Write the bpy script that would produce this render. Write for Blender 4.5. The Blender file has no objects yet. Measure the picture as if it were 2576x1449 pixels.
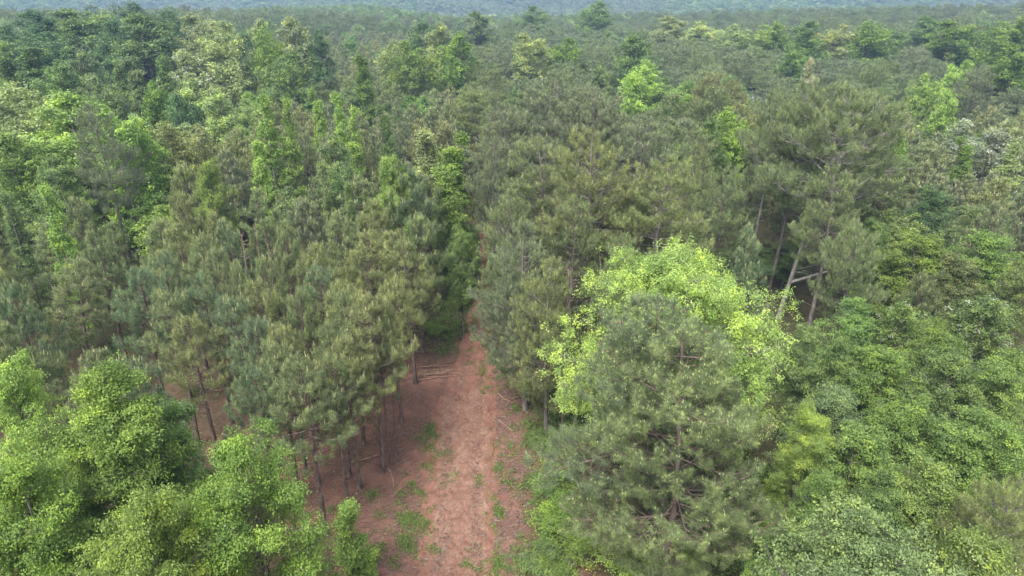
import bpy, math, random
import numpy as np
from mathutils import Vector

# ------------------------------------------------------------------ camera, sky, sun, exposure
sc = bpy.context.scene
COL = sc.collection
CAMZ = 28.0
PITCH = math.radians(23.6)
FPX = 1717.0                       # focal length in pixels of a 2576 x 1449 frame
cam_d = bpy.data.cameras.new("camera")
cam_d.sensor_width = 36.0
cam_d.lens = 36.0 * FPX / 2576.0
cam_d.clip_start = 0.5
cam_d.clip_end = 20000
cam = bpy.data.objects.new("camera", cam_d)
cam.location = (0, 0, CAMZ)
cam.rotation_euler = (math.radians(90) - PITCH, 0, 0)
COL.objects.link(cam)
sc.camera = cam

SUN_EL, SUN_AZ = math.radians(58), math.radians(-150)     # azimuth from +Y towards +X
world = bpy.data.worlds.new("World")
sc.world = world
world.use_nodes = True
wn = world.node_tree
bg = wn.nodes["Background"]
sky = wn.nodes.new("ShaderNodeTexSky")
sky.sky_type = 'NISHITA'
sky.sun_disc = False
sky.sun_elevation = SUN_EL
sky.sun_rotation = SUN_AZ
sky.air_density = 1.0
sky.dust_density = 4.0
hs = wn.nodes.new("ShaderNodeHueSaturation")
hs.inputs['Saturation'].default_value = 0.28
wn.links.new(sky.outputs[0], hs.inputs['Color'])
wn.links.new(hs.outputs[0], bg.inputs[0])
bg.inputs[1].default_value = 0.15

sun_d = bpy.data.lights.new("sun", 'SUN')
sun_d.energy = 1.15
sun_d.angle = math.radians(20)
sun_d.color = (1.0, 0.96, 0.9)
sun = bpy.data.objects.new("sun", sun_d)
sdir = Vector((math.sin(SUN_AZ) * math.cos(SUN_EL), math.cos(SUN_AZ) * math.cos(SUN_EL), math.sin(SUN_EL)))
sun.rotation_euler = sdir.to_track_quat('Z', 'Y').to_euler()
sun.location = (0, -50, 90)
COL.objects.link(sun)

sc.view_settings.view_transform = 'Standard'
sc.view_settings.look = 'None'
sc.view_settings.gamma = 1
sc.view_settings.exposure = 1.45
sc.render.engine = 'CYCLES'
cy = sc.cycles
cy.use_denoising = True
cy.denoiser = 'OPENIMAGEDENOISE'
cy.denoising_input_passes = 'RGB_ALBEDO_NORMAL'
cy.use_adaptive_sampling = False
cy.max_bounces = 5
cy.diffuse_bounces = 3
cy.glossy_bounces = 1
cy.transmission_bounces = 3
cy.volume_bounces = 0
cy.transparent_max_bounces = 4
cy.caustics_reflective = False
cy.caustics_refractive = False
cy.pixel_filter_type = 'BLACKMAN_HARRIS'
cy.filter_width = 1.5

# ------------------------------------------------------------------ geometry of the view (for laying out the wood)
SP, CP = math.sin(PITCH), math.cos(PITCH)

def ray(u, v):
    xc = (u - 1288.0) / FPX
    yc = -(v - 724.5) / FPX
    return np.array([xc, CP + yc * SP, -SP + yc * CP])

def proj(x, y, z):
    dz = z - CAMZ
    depth = y * CP - dz * SP
    up = y * SP + dz * CP
    if depth < 0.1:
        return (-9999, 9999, depth)
    return (1288 + FPX * x / depth, 724.5 - FPX * up / depth, depth)

def sstep(a, b, x):
    t = np.clip((x - a) / (b - a), 0, 1)
    return t * t * (3 - 2 * t)

def terrain(x, y):
    x = np.asarray(x, float); y = np.asarray(y, float)
    d = np.sqrt(x * x + y * y)
    far = sstep(80, 170, d)
    de = d + 110 * np.sin(x * 0.009 + 0.8) + 70 * np.sin(x * 0.023 + 2.2)
    z = far * (1.1 * np.sin(x * 0.021 + 1.3) * np.cos(y * 0.017) + 0.8 * np.sin(y * 0.034 + x * 0.012))
    z = z + 5.0 * sstep(45, 110, -x) * sstep(70, 130, y) * (1 - sstep(260, 420, y))
    z = z + 3.0 * sstep(60, 140, x) * sstep(70, 130, y) * (1 - sstep(300, 500, y))
    z = z + 3.2 * sstep(220, 330, d) * np.sin(x * 0.018 + y * 0.011) * np.sin(y * 0.019 + 1)
    z = z - 15.0 * sstep(500, 720, de)
    z = z + (36 + 7 * np.sin(x * 0.0031 + 0.6) + 4 * np.sin(x * 0.0087 + 2)) * sstep(760, 1500, d) + 5 * sstep(700, 1000, d) * np.sin(x * 0.015 + 1) * np.sin(y * 0.012)
    z = z + sstep(600, 1300, d) * 4 * np.sin(x * 0.006 + y * 0.004) * np.cos(y * 0.005 - x * 0.002)
    return z

def at_height(u, v, h):
    """world x, y where the line of sight through u, v is h above the ground"""
    r = ray(u, v)
    z = h
    for _ in range(6):
        t = (z - CAMZ) / r[2]
        x, y = r[0] * t, r[1] * t
        z = float(terrain(x, y)) + h
    return x, y

def at_range(u, v, D):
    r = ray(u, v)
    t = D / r[1]
    return r[0] * t, r[1] * t, CAMZ + r[2] * t

# ------------------------------------------------------------------ mesh building
class MB:
    def __init__(self):
        self.v, self.f, self.m, self.t = [], [], [], []
        self.n = 0
    def add(self, verts, faces, mat=0, tint=0.5):
        verts = np.asarray(verts, np.float32); faces = np.asarray(faces, np.int64)
        self.v.append(verts); self.f.append(faces + self.n)
        self.m.append(np.full(len(faces), mat, np.int32))
        self.t.append(np.broadcast_to(np.asarray(tint, np.float32), (len(verts),)).copy())
        self.n += len(verts)
    def tube(self, pts, radii, sides=5, mat=0, tint=0.5, cap=True):
        pts = np.asarray(pts, float); n = len(pts)
        radii = np.asarray(radii, float)
        tan = pts[-1] - pts[0]
        tan = tan / (np.linalg.norm(tan) + 1e-9)
        ref = np.array([1.0, 0, 0]) if abs(tan[2]) > 0.8 else np.array([0, 0, 1.0])
        a = np.cross(tan, ref); a /= np.linalg.norm(a)
        b = np.cross(tan, a)
        th = np.arange(sides) * 2 * math.pi / sides
        ring = np.cos(th)[:, None] * a + np.sin(th)[:, None] * b
        vs = (pts[:, None, :] + ring[None] * radii[:, None, None]).reshape(-1, 3)
        i = np.arange(n - 1)[:, None] * sides; j = np.arange(sides)[None]; k = (j + 1) % sides
        fs = np.stack([i + j, i + k, i + sides + k, i + sides + j], -1).reshape(-1, 4)
        self.add(vs, fs, mat, tint)
    def mesh(self, name, mats):
        me = bpy.data.meshes.new(name)
        V = np.concatenate(self.v); T = np.concatenate(self.t)
        me.vertices.add(len(V)); me.vertices.foreach_set("co", V.ravel())
        loops = np.concatenate([f.ravel() for f in self.f])
        sizes = np.concatenate([np.full(len(f), f.shape[1]) for f in self.f])
        starts = np.concatenate([[0], np.cumsum(sizes)[:-1]])
        me.loops.add(len(loops)); me.loops.foreach_set("vertex_index", loops.astype(np.int32))
        me.polygons.add(len(sizes)); me.polygons.foreach_set("loop_start", starts.astype(np.int32))
        me.polygons.foreach_set("material_index", np.concatenate(self.m))
        at = me.attributes.new("tint", 'FLOAT', 'POINT'); at.data.foreach_set("value", T)
        for m in mats: me.materials.append(m)
        me.update(calc_edges=True)
        return me

def unit(a):
    return a / (np.linalg.norm(a, axis=-1, keepdims=True) + 1e-9)

# ------------------------------------------------------------------ materials
def new_mat(name):
    m = bpy.data.materials.new(name); m.use_nodes = True
    m.node_tree.nodes.clear()
    return m, m.node_tree.nodes, m.node_tree.links

def leaf_mat(name, source, base=(1, 1, 1), trans=0.3, spread=0.5, warm=(1.25, 1.12, 0.7), rough=0.55):
    """foliage: colour from the tree it belongs to, varied from spray to spray"""
    m, N, L = new_mat(name)
    out = N.new('ShaderNodeOutputMaterial')
    at = N.new('ShaderNodeAttribute'); at.attribute_name = 'tint'
    oi = N.new('ShaderNodeObjectInfo')
    if source == 'OBJECT':
        colsock = oi.outputs['Color']
    elif source == 'INSTANCER':
        ia = N.new('ShaderNodeAttribute'); ia.attribute_type = 'INSTANCER'; ia.attribute_name = 'tone'
        colsock = ia.outputs['Color']
    else:
        rgb = N.new('ShaderNodeRGB'); rgb.outputs[0].default_value = (*base, 1); colsock = rgb.outputs[0]
    mr = N.new('ShaderNodeMapRange'); mr.inputs['To Min'].default_value = 1 - spread * 0.7; mr.inputs['To Max'].default_value = 1 + spread
    L.new(at.outputs['Fac'], mr.inputs['Value'])
    mul = N.new('ShaderNodeMix'); mul.data_type = 'RGBA'; mul.blend_type = 'MULTIPLY'; mul.inputs['Factor'].default_value = 1
    L.new(colsock, mul.inputs['A']); L.new(mr.outputs[0], mul.inputs['B'])
    wm = N.new('ShaderNodeMix'); wm.data_type = 'RGBA'; wm.blend_type = 'MULTIPLY'
    wm.inputs['B'].default_value = (*warm, 1)
    L.new(mul.outputs['Result'], wm.inputs['A'])
    pw = N.new('ShaderNodeMath'); pw.operation = 'POWER'; pw.inputs[1].default_value = 2.0
    L.new(at.outputs['Fac'], pw.inputs[0]); L.new(pw.outputs[0], wm.inputs['Factor'])
    bs = N.new('ShaderNodeBsdfPrincipled')
    bs.inputs['Roughness'].default_value = rough
    bs.inputs['Specular IOR Level'].default_value = 0.35
    tr = N.new('ShaderNodeBsdfTranslucent')
    mx = N.new('ShaderNodeMixShader'); mx.inputs[0].default_value = trans
    L.new(wm.outputs['Result'], bs.inputs['Base Color']); L.new(wm.outputs['Result'], tr.inputs['Color'])
    L.new(bs.outputs[0], mx.inputs[1]); L.new(tr.outputs[0], mx.inputs[2]); L.new(mx.outputs[0], out.inputs[0])
    return m

def bark_mat(name, c1, c2, scale=6.0, lichen=None):
    m, N, L = new_mat(name)
    out = N.new('ShaderNodeOutputMaterial'); bs = N.new('ShaderNodeBsdfPrincipled')
    bs.inputs['Roughness'].default_value = 0.9; bs.inputs['Specular IOR Level'].default_value = 0.15
    tc = N.new('ShaderNodeTexCoord'); mp = N.new('ShaderNodeMapping'); mp.inputs['Scale'].default_value = (1, 1, 0.3)
    no = N.new('ShaderNodeTexNoise'); no.inputs['Scale'].default_value = scale; no.inputs['Detail'].default_value = 6
    L.new(tc.outputs['Object'], mp.inputs[0]); L.new(mp.outputs[0], no.inputs['Vector'])
    cr = N.new('ShaderNodeValToRGB')
    cr.color_ramp.elements[0].position = 0.35; cr.color_ramp.elements[0].color = (*c1, 1)
    cr.color_ramp.elements[1].position = 0.68; cr.color_ramp.elements[1].color = (*c2, 1)
    if lichen:
        e = cr.color_ramp.elements.new(0.72); e.color = (*lichen, 1)
    L.new(no.outputs['Fac'], cr.inputs[0]); L.new(cr.outputs[0], bs.inputs['Base Color'])
    bp = N.new('ShaderNodeBump'); bp.inputs['Strength'].default_value = 0.6; bp.inputs['Distance'].default_value = 0.03
    L.new(no.outputs['Fac'], bp.inputs['Height']); L.new(bp.outputs[0], bs.inputs['Normal'])
    L.new(bs.outputs[0], out.inputs[0])
    return m

M_NEEDLE = leaf_mat('pine_needles', 'OBJECT', trans=0.32, spread=0.5, warm=(1.15, 1.08, 0.8))
M_LEAF = leaf_mat('broad_leaves', 'OBJECT', trans=0.32, spread=0.45, warm=(1.35, 1.15, 0.7))
M_FAR = leaf_mat('far_foliage', 'INSTANCER', trans=0.32, spread=0.4, warm=(1.12, 1.08, 0.85))
M_CANDLE = leaf_mat('pine_candles', 'FIXED', base=(0.36, 0.39, 0.20), trans=0.1, spread=0.3, warm=(1.15, 1.0, 0.8))
M_BLOSSOM = leaf_mat('white_blossom', 'FIXED', base=(0.50, 0.52, 0.42), trans=0.25, spread=0.2, warm=(1, 1, 0.9))
M_BUD = leaf_mat('pine_buds', 'FIXED', base=(0.30, 0.38, 0.15), trans=0.1, spread=0.3, warm=(1.1, 1.0, 0.8))
M_CONE = leaf_mat('pine_cones', 'FIXED', base=(0.24, 0.15, 0.13), trans=0.0, spread=0.4, warm=(1.2, 0.9, 0.8))
M_BARK_Y = bark_mat('young_pine_bark', (0.085, 0.062, 0.052), (0.22, 0.165, 0.14))
M_BARK_O = bark_mat('old_pine_bark', (0.10, 0.085, 0.078), (0.26, 0.22, 0.20), 5, (0.42, 0.44, 0.40))
M_BARK_B = bark_mat('grey_bark', (0.10, 0.088, 0.07), (0.25, 0.23, 0.19))
M_BARK_D = bark_mat('dead_bark', (0.15, 0.105, 0.085), (0.34, 0.27, 0.22))
M_POLE = bark_mat('peeled_pole', (0.19, 0.115, 0.08), (0.42, 0.29, 0.21), 9)

# ------------------------------------------------------------------ pines
def needle_tufts(mb, P, Dr, S, T, nd, nl, nw, rng, stem=0.32):
    """P tuft tips, Dr twig directions, S sizes, T tint per tuft: one thin triangle per needle"""
    n = len(P)
    P = np.repeat(P, nd, 0); Dr = np.repeat(Dr, nd, 0); S = np.repeat(S, nd); T = np.repeat(T, nd)
    m = len(P)
    along = rng.random(m)
    o = P - Dr * (stem * along * S)[:, None]
    rnd = unit(rng.normal(size=(m, 3)))
    rad = unit(rnd - (rnd * Dr).sum(1, keepdims=True) * Dr)
    phi = np.radians(18 + 55 * along ** 0.7 + rng.normal(size=m) * 8)
    d = Dr * np.cos(phi)[:, None] + rad * np.sin(phi)[:, None]
    d[:, 2] -= 0.06
    ln = nl * S * rng.uniform(0.7, 1.1, m)
    side = unit(np.cross(d, rng.normal(size=(m, 3))))
    w = nw * 0.5
    tip = o + d * ln[:, None]
    a = o - side * w; b = o + side * w
    V = np.stack([a, b, tip], 1).reshape(-1, 3)
    F = np.arange(3 * m).reshape(-1, 3)
    tt = np.clip(T + rng.normal(size=m) * 0.12, 0, 1)
    mb.add(V, F, 0, np.repeat(tt, 3))

def candle_prisms(mb, P, ln, r, rng, mat=1, lean=0.12):
    n = len(P)
    if n == 0: return
    d = unit(np.stack([rng.normal(size=n) * lean, rng.normal(size=n) * lean, np.ones(n)], 1))
    th = rng.random(n) * 6.28
    V = []
    for k in range(3):
        a = th + k * 2.094
        V.append(P + np.stack([np.cos(a) * r, np.sin(a) * r, np.zeros(n)], 1))
    base = np.stack(V, 1); top = base * 0.55 + 0.45 * P[:, None, :] + (d * ln[:, None])[:, None, :]
    VV = np.concatenate([base, top], 1).reshape(-1, 3)
    o = (np.arange(n) * 6)[:, None, None]
    F = o + np.array([[0, 1, 4, 3], [1, 2, 5, 4], [2, 0, 3, 5]])[None]
    mb.add(VV, F.reshape(-1, 4), mat, np.repeat(rng.random(n), 6))

def grow(tb, tips, p0, az, el, L, r, rng, level, curl, wood_min, bare=0.3):
    n = 6 if L > 1.2 else 4
    s = np.linspace(0, 1, n)
    wob = rng.normal(0, 0.10 * L)
    e = el + curl * (s - 0.35) + rng.normal(0, 0.10)
    a = az + rng.normal(0, 0.12) * s
    d = np.stack([np.cos(a) * np.cos(e), np.sin(a) * np.cos(e), np.sin(e)], 1)
    pts = np.zeros((n, 3)); pts[0] = p0
    for i in range(1, n):
        pts[i] = pts[i - 1] + d[i - 1] * (L / (n - 1))
    if r > wood_min:
        tb.tube(pts, r * (1 - 0.75 * s), 4 if r > 0.03 else 3, 0, rng.random())
    def pt(q):
        f = q * (n - 1); i = min(int(f), n - 2); g = f - i
        return pts[i] * (1 - g) + pts[i + 1] * g, a[i], e[i]
    tips.append((pts[-1], d[-1], 1.0))
    if level > 0 and L > 0.35:
        gap = 0.22 if L < 2.2 else 0.235
        q = bare + rng.random() * gap / L
        sd = 1 if rng.random() < 0.5 else -1
        while q < 0.97:
            p, aa, ee = pt(q)
            cl = (0.28 + 0.42 * (1 - q)) * L * rng.uniform(0.6, 1.15)
            cl = max(0.18, min(cl, 2.3))
            grow(tb, tips, p, aa + sd * rng.uniform(0.5, 1.0), ee + rng.uniform(-0.05, 0.5), cl, r * 0.45, rng,
                 level - 1 if cl > 0.55 else 0, curl * 1.2, wood_min, 0.3)
            sd = -sd
            q += gap / L * rng.uniform(0.7, 1.3)

def make_pine(name, seed, H, cb, R, old=False, nd=40, nl=0.19, nw=0.010, candle=0.8, wood_min=0.0, cones=0, bend=0.25,
              whorl=None, bark=None, tuft=1.0, leafmat=None, dead_low=6, keep=1.0, cand_r=0.018, gap_side=None, cand_l=(0.12, 0.34), buds=False, lean=0.0, limbs=(), rag=0.62):
    rng = np.random.default_rng(seed)
    tb = MB(); tips = []
    nseg = 14
    z = np.linspace(0, H, nseg)
    bx = bend * np.sin(z / H * 3.0 + rng.random() * 6) * (z / H); by = bend * np.sin(z / H * 2.4 + rng.random() * 6) * (z / H)
    bx -= bx[0]; by -= by[0]; bx += lean * z / H
    r0 = (0.0085 * H + 0.02) * (1.3 if old and H < 19 else 0.95 if old else 1.0)
    rad = r0 * (1 - (z / H)) ** 0.8 + 0.015
    rad[0] *= 1.25
    tb.tube(np.stack([bx, by, z], 1), rad, 8, 0, 0.5)
    def ax(zz):
        return np.array([np.interp(zz, z, bx), np.interp(zz, z, by), zz])
    zz = cb * H; wh = whorl or (0.55 if old else 0.46)
    while zz < H - 0.25:
        t = (zz - cb * H) / (H - cb * H)
        nb = rng.integers(4, 7) if not old else rng.integers(3, 6)
        a0 = rng.random() * 6.28
        for k in range(nb):
            az = a0 + k * 6.283 / nb + rng.normal(0, 0.25)
            if old:
                L = R * (1 - t ** 1.9) ** 0.62 * rng.uniform(rag, 1.10) * min(1, 0.65 + t * 1.8)
                if rng.random() < 0.12: L *= 0.5
                el = math.radians(rng.uniform(-6, 16) + 26 * t)
                curl = 0.28
            else:
                L = R * (1 - t ** 1.5) ** 0.62 * rng.uniform(0.55, 1.15) * min(1, 0.62 + t * 2.0)
                el = math.radians(rng.uniform(5, 28) + 34 * t)
                curl = 0.55
            if gap_side is not None and math.cos(az - gap_side) > 0.8 and t < 0.6: L *= 0.7
            L = max(L, 0.3)
            grow(tb, tips, ax(zz), az, el, L, 0.012 * L + 0.009, rng, 2 if L > 1.0 else 1, curl, wood_min,
                 (0.20 if old else 0.40) if L > 1.4 else 0.25)
        zz += wh * rng.uniform(0.75, 1.25) * (1.0 if not old else 1.15)
    for (lz, la, ll, lr, le, lc) in limbs:
        grow(tb, tips, ax(lz), la, le, ll, lr, rng, 2, lc, 0.0, 0.6)
    # the leader
    tips.append((ax(H), np.array([0, 0, 1.0]), 1.2))
    for _ in range(4):
        a = rng.random() * 6.28
        tips.append((ax(H - 0.25) + np.array([math.cos(a), math.sin(a), 0.3]) * 0.18, unit(np.array([math.cos(a) * 0.5, math.sin(a) * 0.5, 1.0])), 1.0))
    # dead lower limbs, bare
    for _ in range(dead_low):
        zz = H * rng.uniform(min(0.22, cb * 0.6), cb + 0.05); a = rng.random() * 6.28; L = rng.uniform(0.4, 1.0) * (1.6 if old else 0.9) * min(R * 0.5, 1.6)
        s = np.linspace(0, 1, 4)[:, None]
        d = np.array([math.cos(a), math.sin(a), rng.uniform(-0.15, 0.35)])
        pts = ax(zz) + d * L * s + np.array([0, 0, 1]) * (s ** 2) * rng.normal(0, 0.2)
        tb.tube(pts, (0.022 + 0.008 * L) * (1 - 0.8 * s[:, 0]), 3, 0, 0.9)
    P = np.array([t[0] for t in tips]); D = unit(np.array([t[1] for t in tips]) + np.array([0, 0, 0.35])); S = np.array([t[2] for t in tips])
    if keep < 1:
        sel = rng.random(len(P)) < keep
        P, D, S = P[sel], D[sel], S[sel]
    S = S * tuft * rng.uniform(0.85, 1.15, len(P))
    T = np.clip(0.42 + 0.25 * rng.normal(size=len(P)), 0, 1)
    cm = MB()
    needle_tufts(cm, P, D, S, T, nd, nl, nw, rng)
    if candle > 0:
        tt = (P[:, 2] - cb * H) / (H - cb * H)
        sel = rng.random(len(P)) < candle * np.clip(tt * 1.5 - 0.1, 0.04, 1)
        sel &= (D[:, 2] > 0.35)
        C = np.repeat(P[sel], 3, 0)
        C = C[rng.random(len(C)) < 0.62]
        C = C + rng.normal(0, 0.035, C.shape) * np.array([1, 1, 0.3])
        candle_prisms(cm, C, rng.uniform(cand_l[0], cand_l[1], len(C)) * (0.8 if old else 1.0), cand_r, rng)
    if cones:
        idx = rng.integers(0, len(P), cones)
        C = P[idx] - D[idx] * 0.3 + rng.normal(0, 0.05, (cones, 3))
        C = np.repeat(C, 2, 0) + rng.normal(0, 0.05, (cones * 2, 3))
        candle_prisms(cm, C, rng.uniform(0.06, 0.10, len(C)), 0.045, rng, 2, 0.6)
    tm = tb.mesh(name + '_trunk', [bark or (M_BARK_O if old else M_BARK_Y)])
    for p in tm.polygons: pass
    tm.polygons.foreach_set('use_smooth', np.ones(len(tm.polygons), bool))
    me = cm.mesh(name + '_crown', [leafmat or M_NEEDLE, M_BUD if buds else M_CANDLE, M_CONE])
    return dict(trunk=tm, crown=me, H=H, R=R, n=len(P))

# ------------------------------------------------------------------ broadleaf trees
def prof_round(t):  return np.sqrt(np.clip(1 - (2 * t - 0.85) ** 2 / 1.35, 0.02, 1))
def prof_dome(t):   return np.clip(1 - t ** 2.6, 0.03, 1) ** 0.55 * np.clip(0.72 + 0.6 * t, 0, 1)
def prof_cone(t):   return np.clip((1 - t) ** 0.72, 0.05, 1) * np.clip(0.55 + 1.6 * t, 0, 1)
def prof_column(t): return np.clip(1 - t ** 3, 0.08, 1) ** 0.6 * np.clip(0.6 + 1.2 * t, 0, 1)

def make_broad(name, seed, H, cb, R, prof=prof_dome, nb=40, spr=34, lv=20, ls=0.11, br=0.30, droop=0.0, narrow=0.55,
               bark=None, leafmat=None, blossom=0.0, twigs=True, stems=1, sp_r=0.26, up=0.55, flat=0.8, lz=0.6):
    rng = np.random.default_rng(seed)
    tb = MB()
    Hc = H * (1 - cb)
    top = H * 0.93
    r0 = 0.011 * H + 0.02
    axes = []
    for s in range(stems):
        z = np.linspace(0, top, 9); k = z / top
        lean = rng.normal(0, 0.10 * R + (0.25 * R if stems > 1 else 0), 2)
        pts = np.stack([lean[0] * k + 0.15 * np.sin(k * 5 + s), lean[1] * k + 0.15 * np.cos(k * 4 + s) - 0.15, z], 1)
        tb.tube(pts, r0 * (1 - k * 0.86) / math.sqrt(stems), 7, 0, 0.5)
        axes.append(pts)
    def ax(zz, s):
        p = axes[s]
        return np.array([np.interp(zz, p[:, 2], p[:, 0]), np.interp(zz, p[:, 2], p[:, 1]), zz])
    # boughs: centres of leafy masses
    t = np.sort(rng.random(nb)) ** 0.8
    az = rng.random(nb) * 6.283
    rr = R * prof(t) * rng.uniform(0.45, 0.86, nb)
    lump = 1 + 0.20 * np.sin(az * 2 + seed + 3 * t) + 0.14 * np.sin(az * 3 + t * 9) + 0.1 * np.sin(az * 5 - t * 14)
    rr = np.minimum(rr * lump, R * 0.9 * np.maximum(prof(t), 0.3))
    B = np.stack([np.cos(az) * rr, np.sin(az) * rr, cb * H + t * Hc * 0.92], 1)
    BR = R * br * rng.uniform(0.7, 1.25, nb) * np.clip(0.55 + prof(t) * 0.6, 0.4, 1.1)
    B += rng.normal(0, 0.055 * R, B.shape) * np.array([1, 1, 1.5])
    B[:, 2] = np.minimum(B[:, 2], H * 1.02)
    tx, ty = axes[0][-1][0], axes[0][-1][1]
    for q_, (ox, oz) in enumerate([(0.0, 0.9), (1.0, 1.5), (-1.1, 1.7), (0.8, 2.3)]):
        BR[-1 - q_] = max(BR[-1 - q_], R * br * 0.62)
        B[-1 - q_] = (tx + ox * BR[-1], ty + ox * 0.6 * BR[-1] * (-1) ** q_, H - BR[-1] * oz)
    PS, OD, TB = [], [], []
    for i in range(nb):
        s = rng.integers(0, stems)
        z0 = max(cb * H * 0.75, B[i, 2] - rr[i] * rng.uniform(0.5, 1.0))
        z0 = min(z0, top * 0.97)
        p0 = ax(z0, s)
        q = np.linspace(0, 1, 5)[:, None]
        mid = p0 * (1 - q) + B[i] * q + np.array([0, 0, 1]) * (np.sin(q * 3.14159) * 0.10 * rr[i]) + rng.normal(0, 0.03 * R, (5, 3)) * np.sin(q * 3.1)
        tb.tube(mid, (r0 * 0.36 * (0.5 + 0.5 * (rr[i] / R))) * (1 - 0.72 * q[:, 0]), 4, 0, 0.5)
        n = max(6, int(spr * rng.uniform(0.75, 1.25)))
        dd = unit(rng.normal(size=(n, 3)) + np.array([0, 0, up]) + 0.55 * unit(np.array([B[i, 0], B[i, 1], 0.0])))
        dist = BR[i] * (rng.uniform(0.3, 1.0, n) ** 0.6 + 0.35 * rng.random(n) ** 4)
        sq = np.array([1, 1, flat])
        P = B[i] + dd * dist[:, None] * sq
        al = rng.random(n) < 0.62
        ql = rng.uniform(0.42, 1.10, n)
        Q = p0 * (1 - ql[:, None]) + B[i] * ql[:, None] + rng.normal(0, 0.42, (n, 3)) * BR[i] * (0.55 + 0.6 * ql[:, None]) * sq
        Q[:, 2] += 0.25 * BR[i]
        P = np.where(al[:, None], Q, P)
        P[:, 2] = np.minimum(P[:, 2], H * 1.03)
        P[:, 2] -= droop * rng.random(n) ** 2 * BR[i] * 1.4
        PS.append(P); OD.append(dd); TB.append(np.full(n, np.clip(0.42 + rng.normal() * 0.16, 0, 1)))
        if twigs:
            for j in range(0, n, 3):
                tb.tube(np.stack([B[i], (B[i] + P[j]) * 0.5 + rng.normal(0, 0.05, 3), P[j] - dd[j] * 0.04]), [0.022, 0.013, 0.004], 3, 0, 0.6)
    P = np.concatenate(PS); O = np.concatenate(OD); T = np.concatenate(TB) + rng.normal(0, 0.22, len(np.concatenate(TB)))
    m = len(P) * lv
    c = np.repeat(P, lv, 0); o = np.repeat(O, lv, 0); tt = np.repeat(T, lv) + rng.normal(0, 0.10, m)
    off = rng.normal(0, sp_r * 0.5, (m, 3)) * np.array([1, 1, lz])
    if droop > 0:
        off = off * np.array([0.8, 0.8, 1.6])
    c = c + off
    nrm = unit(np.array([0, 0, 0.75]) + 0.45 * o + 0.55 * rng.normal(size=(m, 3)))
    ld = rng.normal(size=(m, 3)) + 0.8 * o - np.array([0, 0, 0.35 + droop * 1.5])
    ld = unit(ld - (ld * nrm).sum(1, keepdims=True) * nrm)
    sd = np.cross(nrm, ld)
    l = ls * rng.uniform(0.6, 1.2, m)[:, None]
    w = l * narrow
    a = c - ld * l * 0.5; e = c + ld * l * 0.5 - nrm * l * 0.12
    b = c + sd * w * 0.5 - ld * l * 0.08 + nrm * l * 0.05; d = c - sd * w * 0.5 - ld * l * 0.08 + nrm * l * 0.05
    V = np.stack([a, b, e, d], 1).reshape(-1, 3)
    F = np.arange(4 * m).reshape(-1, 4)
    cm = MB()
    mi = np.zeros(m, np.int32)
    if blossom > 0:
        sel = np.repeat((rng.random(len(P)) < blossom * np.clip((P[:, 2] / H - 0.45) * 2.4, 0, 1)), lv)
        mi[sel] = 1
    cm.add(V, F, 0, np.repeat(np.clip(tt, 0, 1), 4)); cm.m[-1][:] = mi
    tm = tb.mesh(name + '_trunk', [bark or M_BARK_B]); tm.polygons.foreach_set('use_smooth', np.ones(len(tm.polygons), bool))
    me = cm.mesh(name + '_crown', [leafmat or M_LEAF, M_BLOSSOM])
    return dict(trunk=tm, crown=me, H=H, R=R, n=m)

def make_bare(name, seed, H, cb, R, old=False, bark=None):
    rng = np.random.default_rng(seed); tb = MB(); tips = []
    z = np.linspace(0, H, 10); bx = 0.3 * np.sin(z / H * 3 + seed) * z / H
    tb.tube(np.stack([bx, bx * 0.5, z], 1), (0.012 * H + 0.02) * (1 - z / H) ** 0.8 + 0.012, 6)
    for i in range(int(26 if not old else 34)):
        zz = H * rng.uniform(cb, 0.99); t = (zz / H - cb) / (1 - cb)
        L = R * (1 - t * 0.7) * rng.uniform(0.5, 1.1)
        grow(tb, tips, np.array([np.interp(zz, z, bx), np.interp(zz, z, bx) * 0.5, zz]), rng.random() * 6.28, math.radians(rng.uniform(10, 45)), L,
             0.014 * L + 0.012, rng, 2, 0.4, 0.0)
    tm = tb.mesh(name + '_trunk', [bark or M_BARK_D]); tm.polygons.foreach_set('use_smooth', np.ones(len(tm.polygons), bool))
    return dict(trunk=tm, crown=None, H=H, R=R)

# ------------------------------------------------------------------ prototypes
PR = {}
PR['pine'] = [make_pine('pine', 10 + i, 12.0, [0.38, 0.44, 0.34, 0.40, 0.46, 0.36, 0.33, 0.42][i], [2.3, 2.0, 2.5, 2.1, 1.9, 2.4, 2.2, 2.6][i],
                        nd=60, nl=0.25, nw=0.015, candle=0.5, cand_r=0.018, bend=0.5, lean=[0, .5, -.4, .2, 0, -.6, .3, 0][i], rag=0.5) for i in range(8)]
PR['pine_mid'] = [make_pine('pine_mid', 40 + i, 12.0, 0.42, 2.2, nd=26, nw=0.034, nl=0.26, candle=0.5, wood_min=0.012, cand_r=0.028) for i in range(5)]
PR['old'] = [make_pine('old_pine', 60 + i, 17.0, [0.46, 0.42, 0.50, 0.44][i], [4.0, 3.6, 3.4, 4.4][i], old=True, nd=46, nl=0.25, nw=0.019, candle=0.25, cand_r=0.02,
                       bend=0.5, cones=30, wood_min=0.003) for i in range(4)]
PR['old_mid'] = [make_pine('old_pine_mid', 80 + i, 17.0, 0.5, 4.0, old=True, rag=0.7, nd=20, nw=0.05, nl=0.28, candle=0.12, cand_r=0.03, wood_min=0.02, bend=0.5) for i in range(3)]
PR['broad'] = [make_broad('broadleaf', 100 + i, 13.0, 0.22, [3.6, 3.2, 4.0, 3.4][i], [prof_dome, prof_round, prof_dome, prof_round][i],
                          nb=90, spr=24, lv=26, ls=0.14, br=0.22, sp_r=0.32, flat=0.7, lz=0.5) for i in range(4)]
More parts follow.
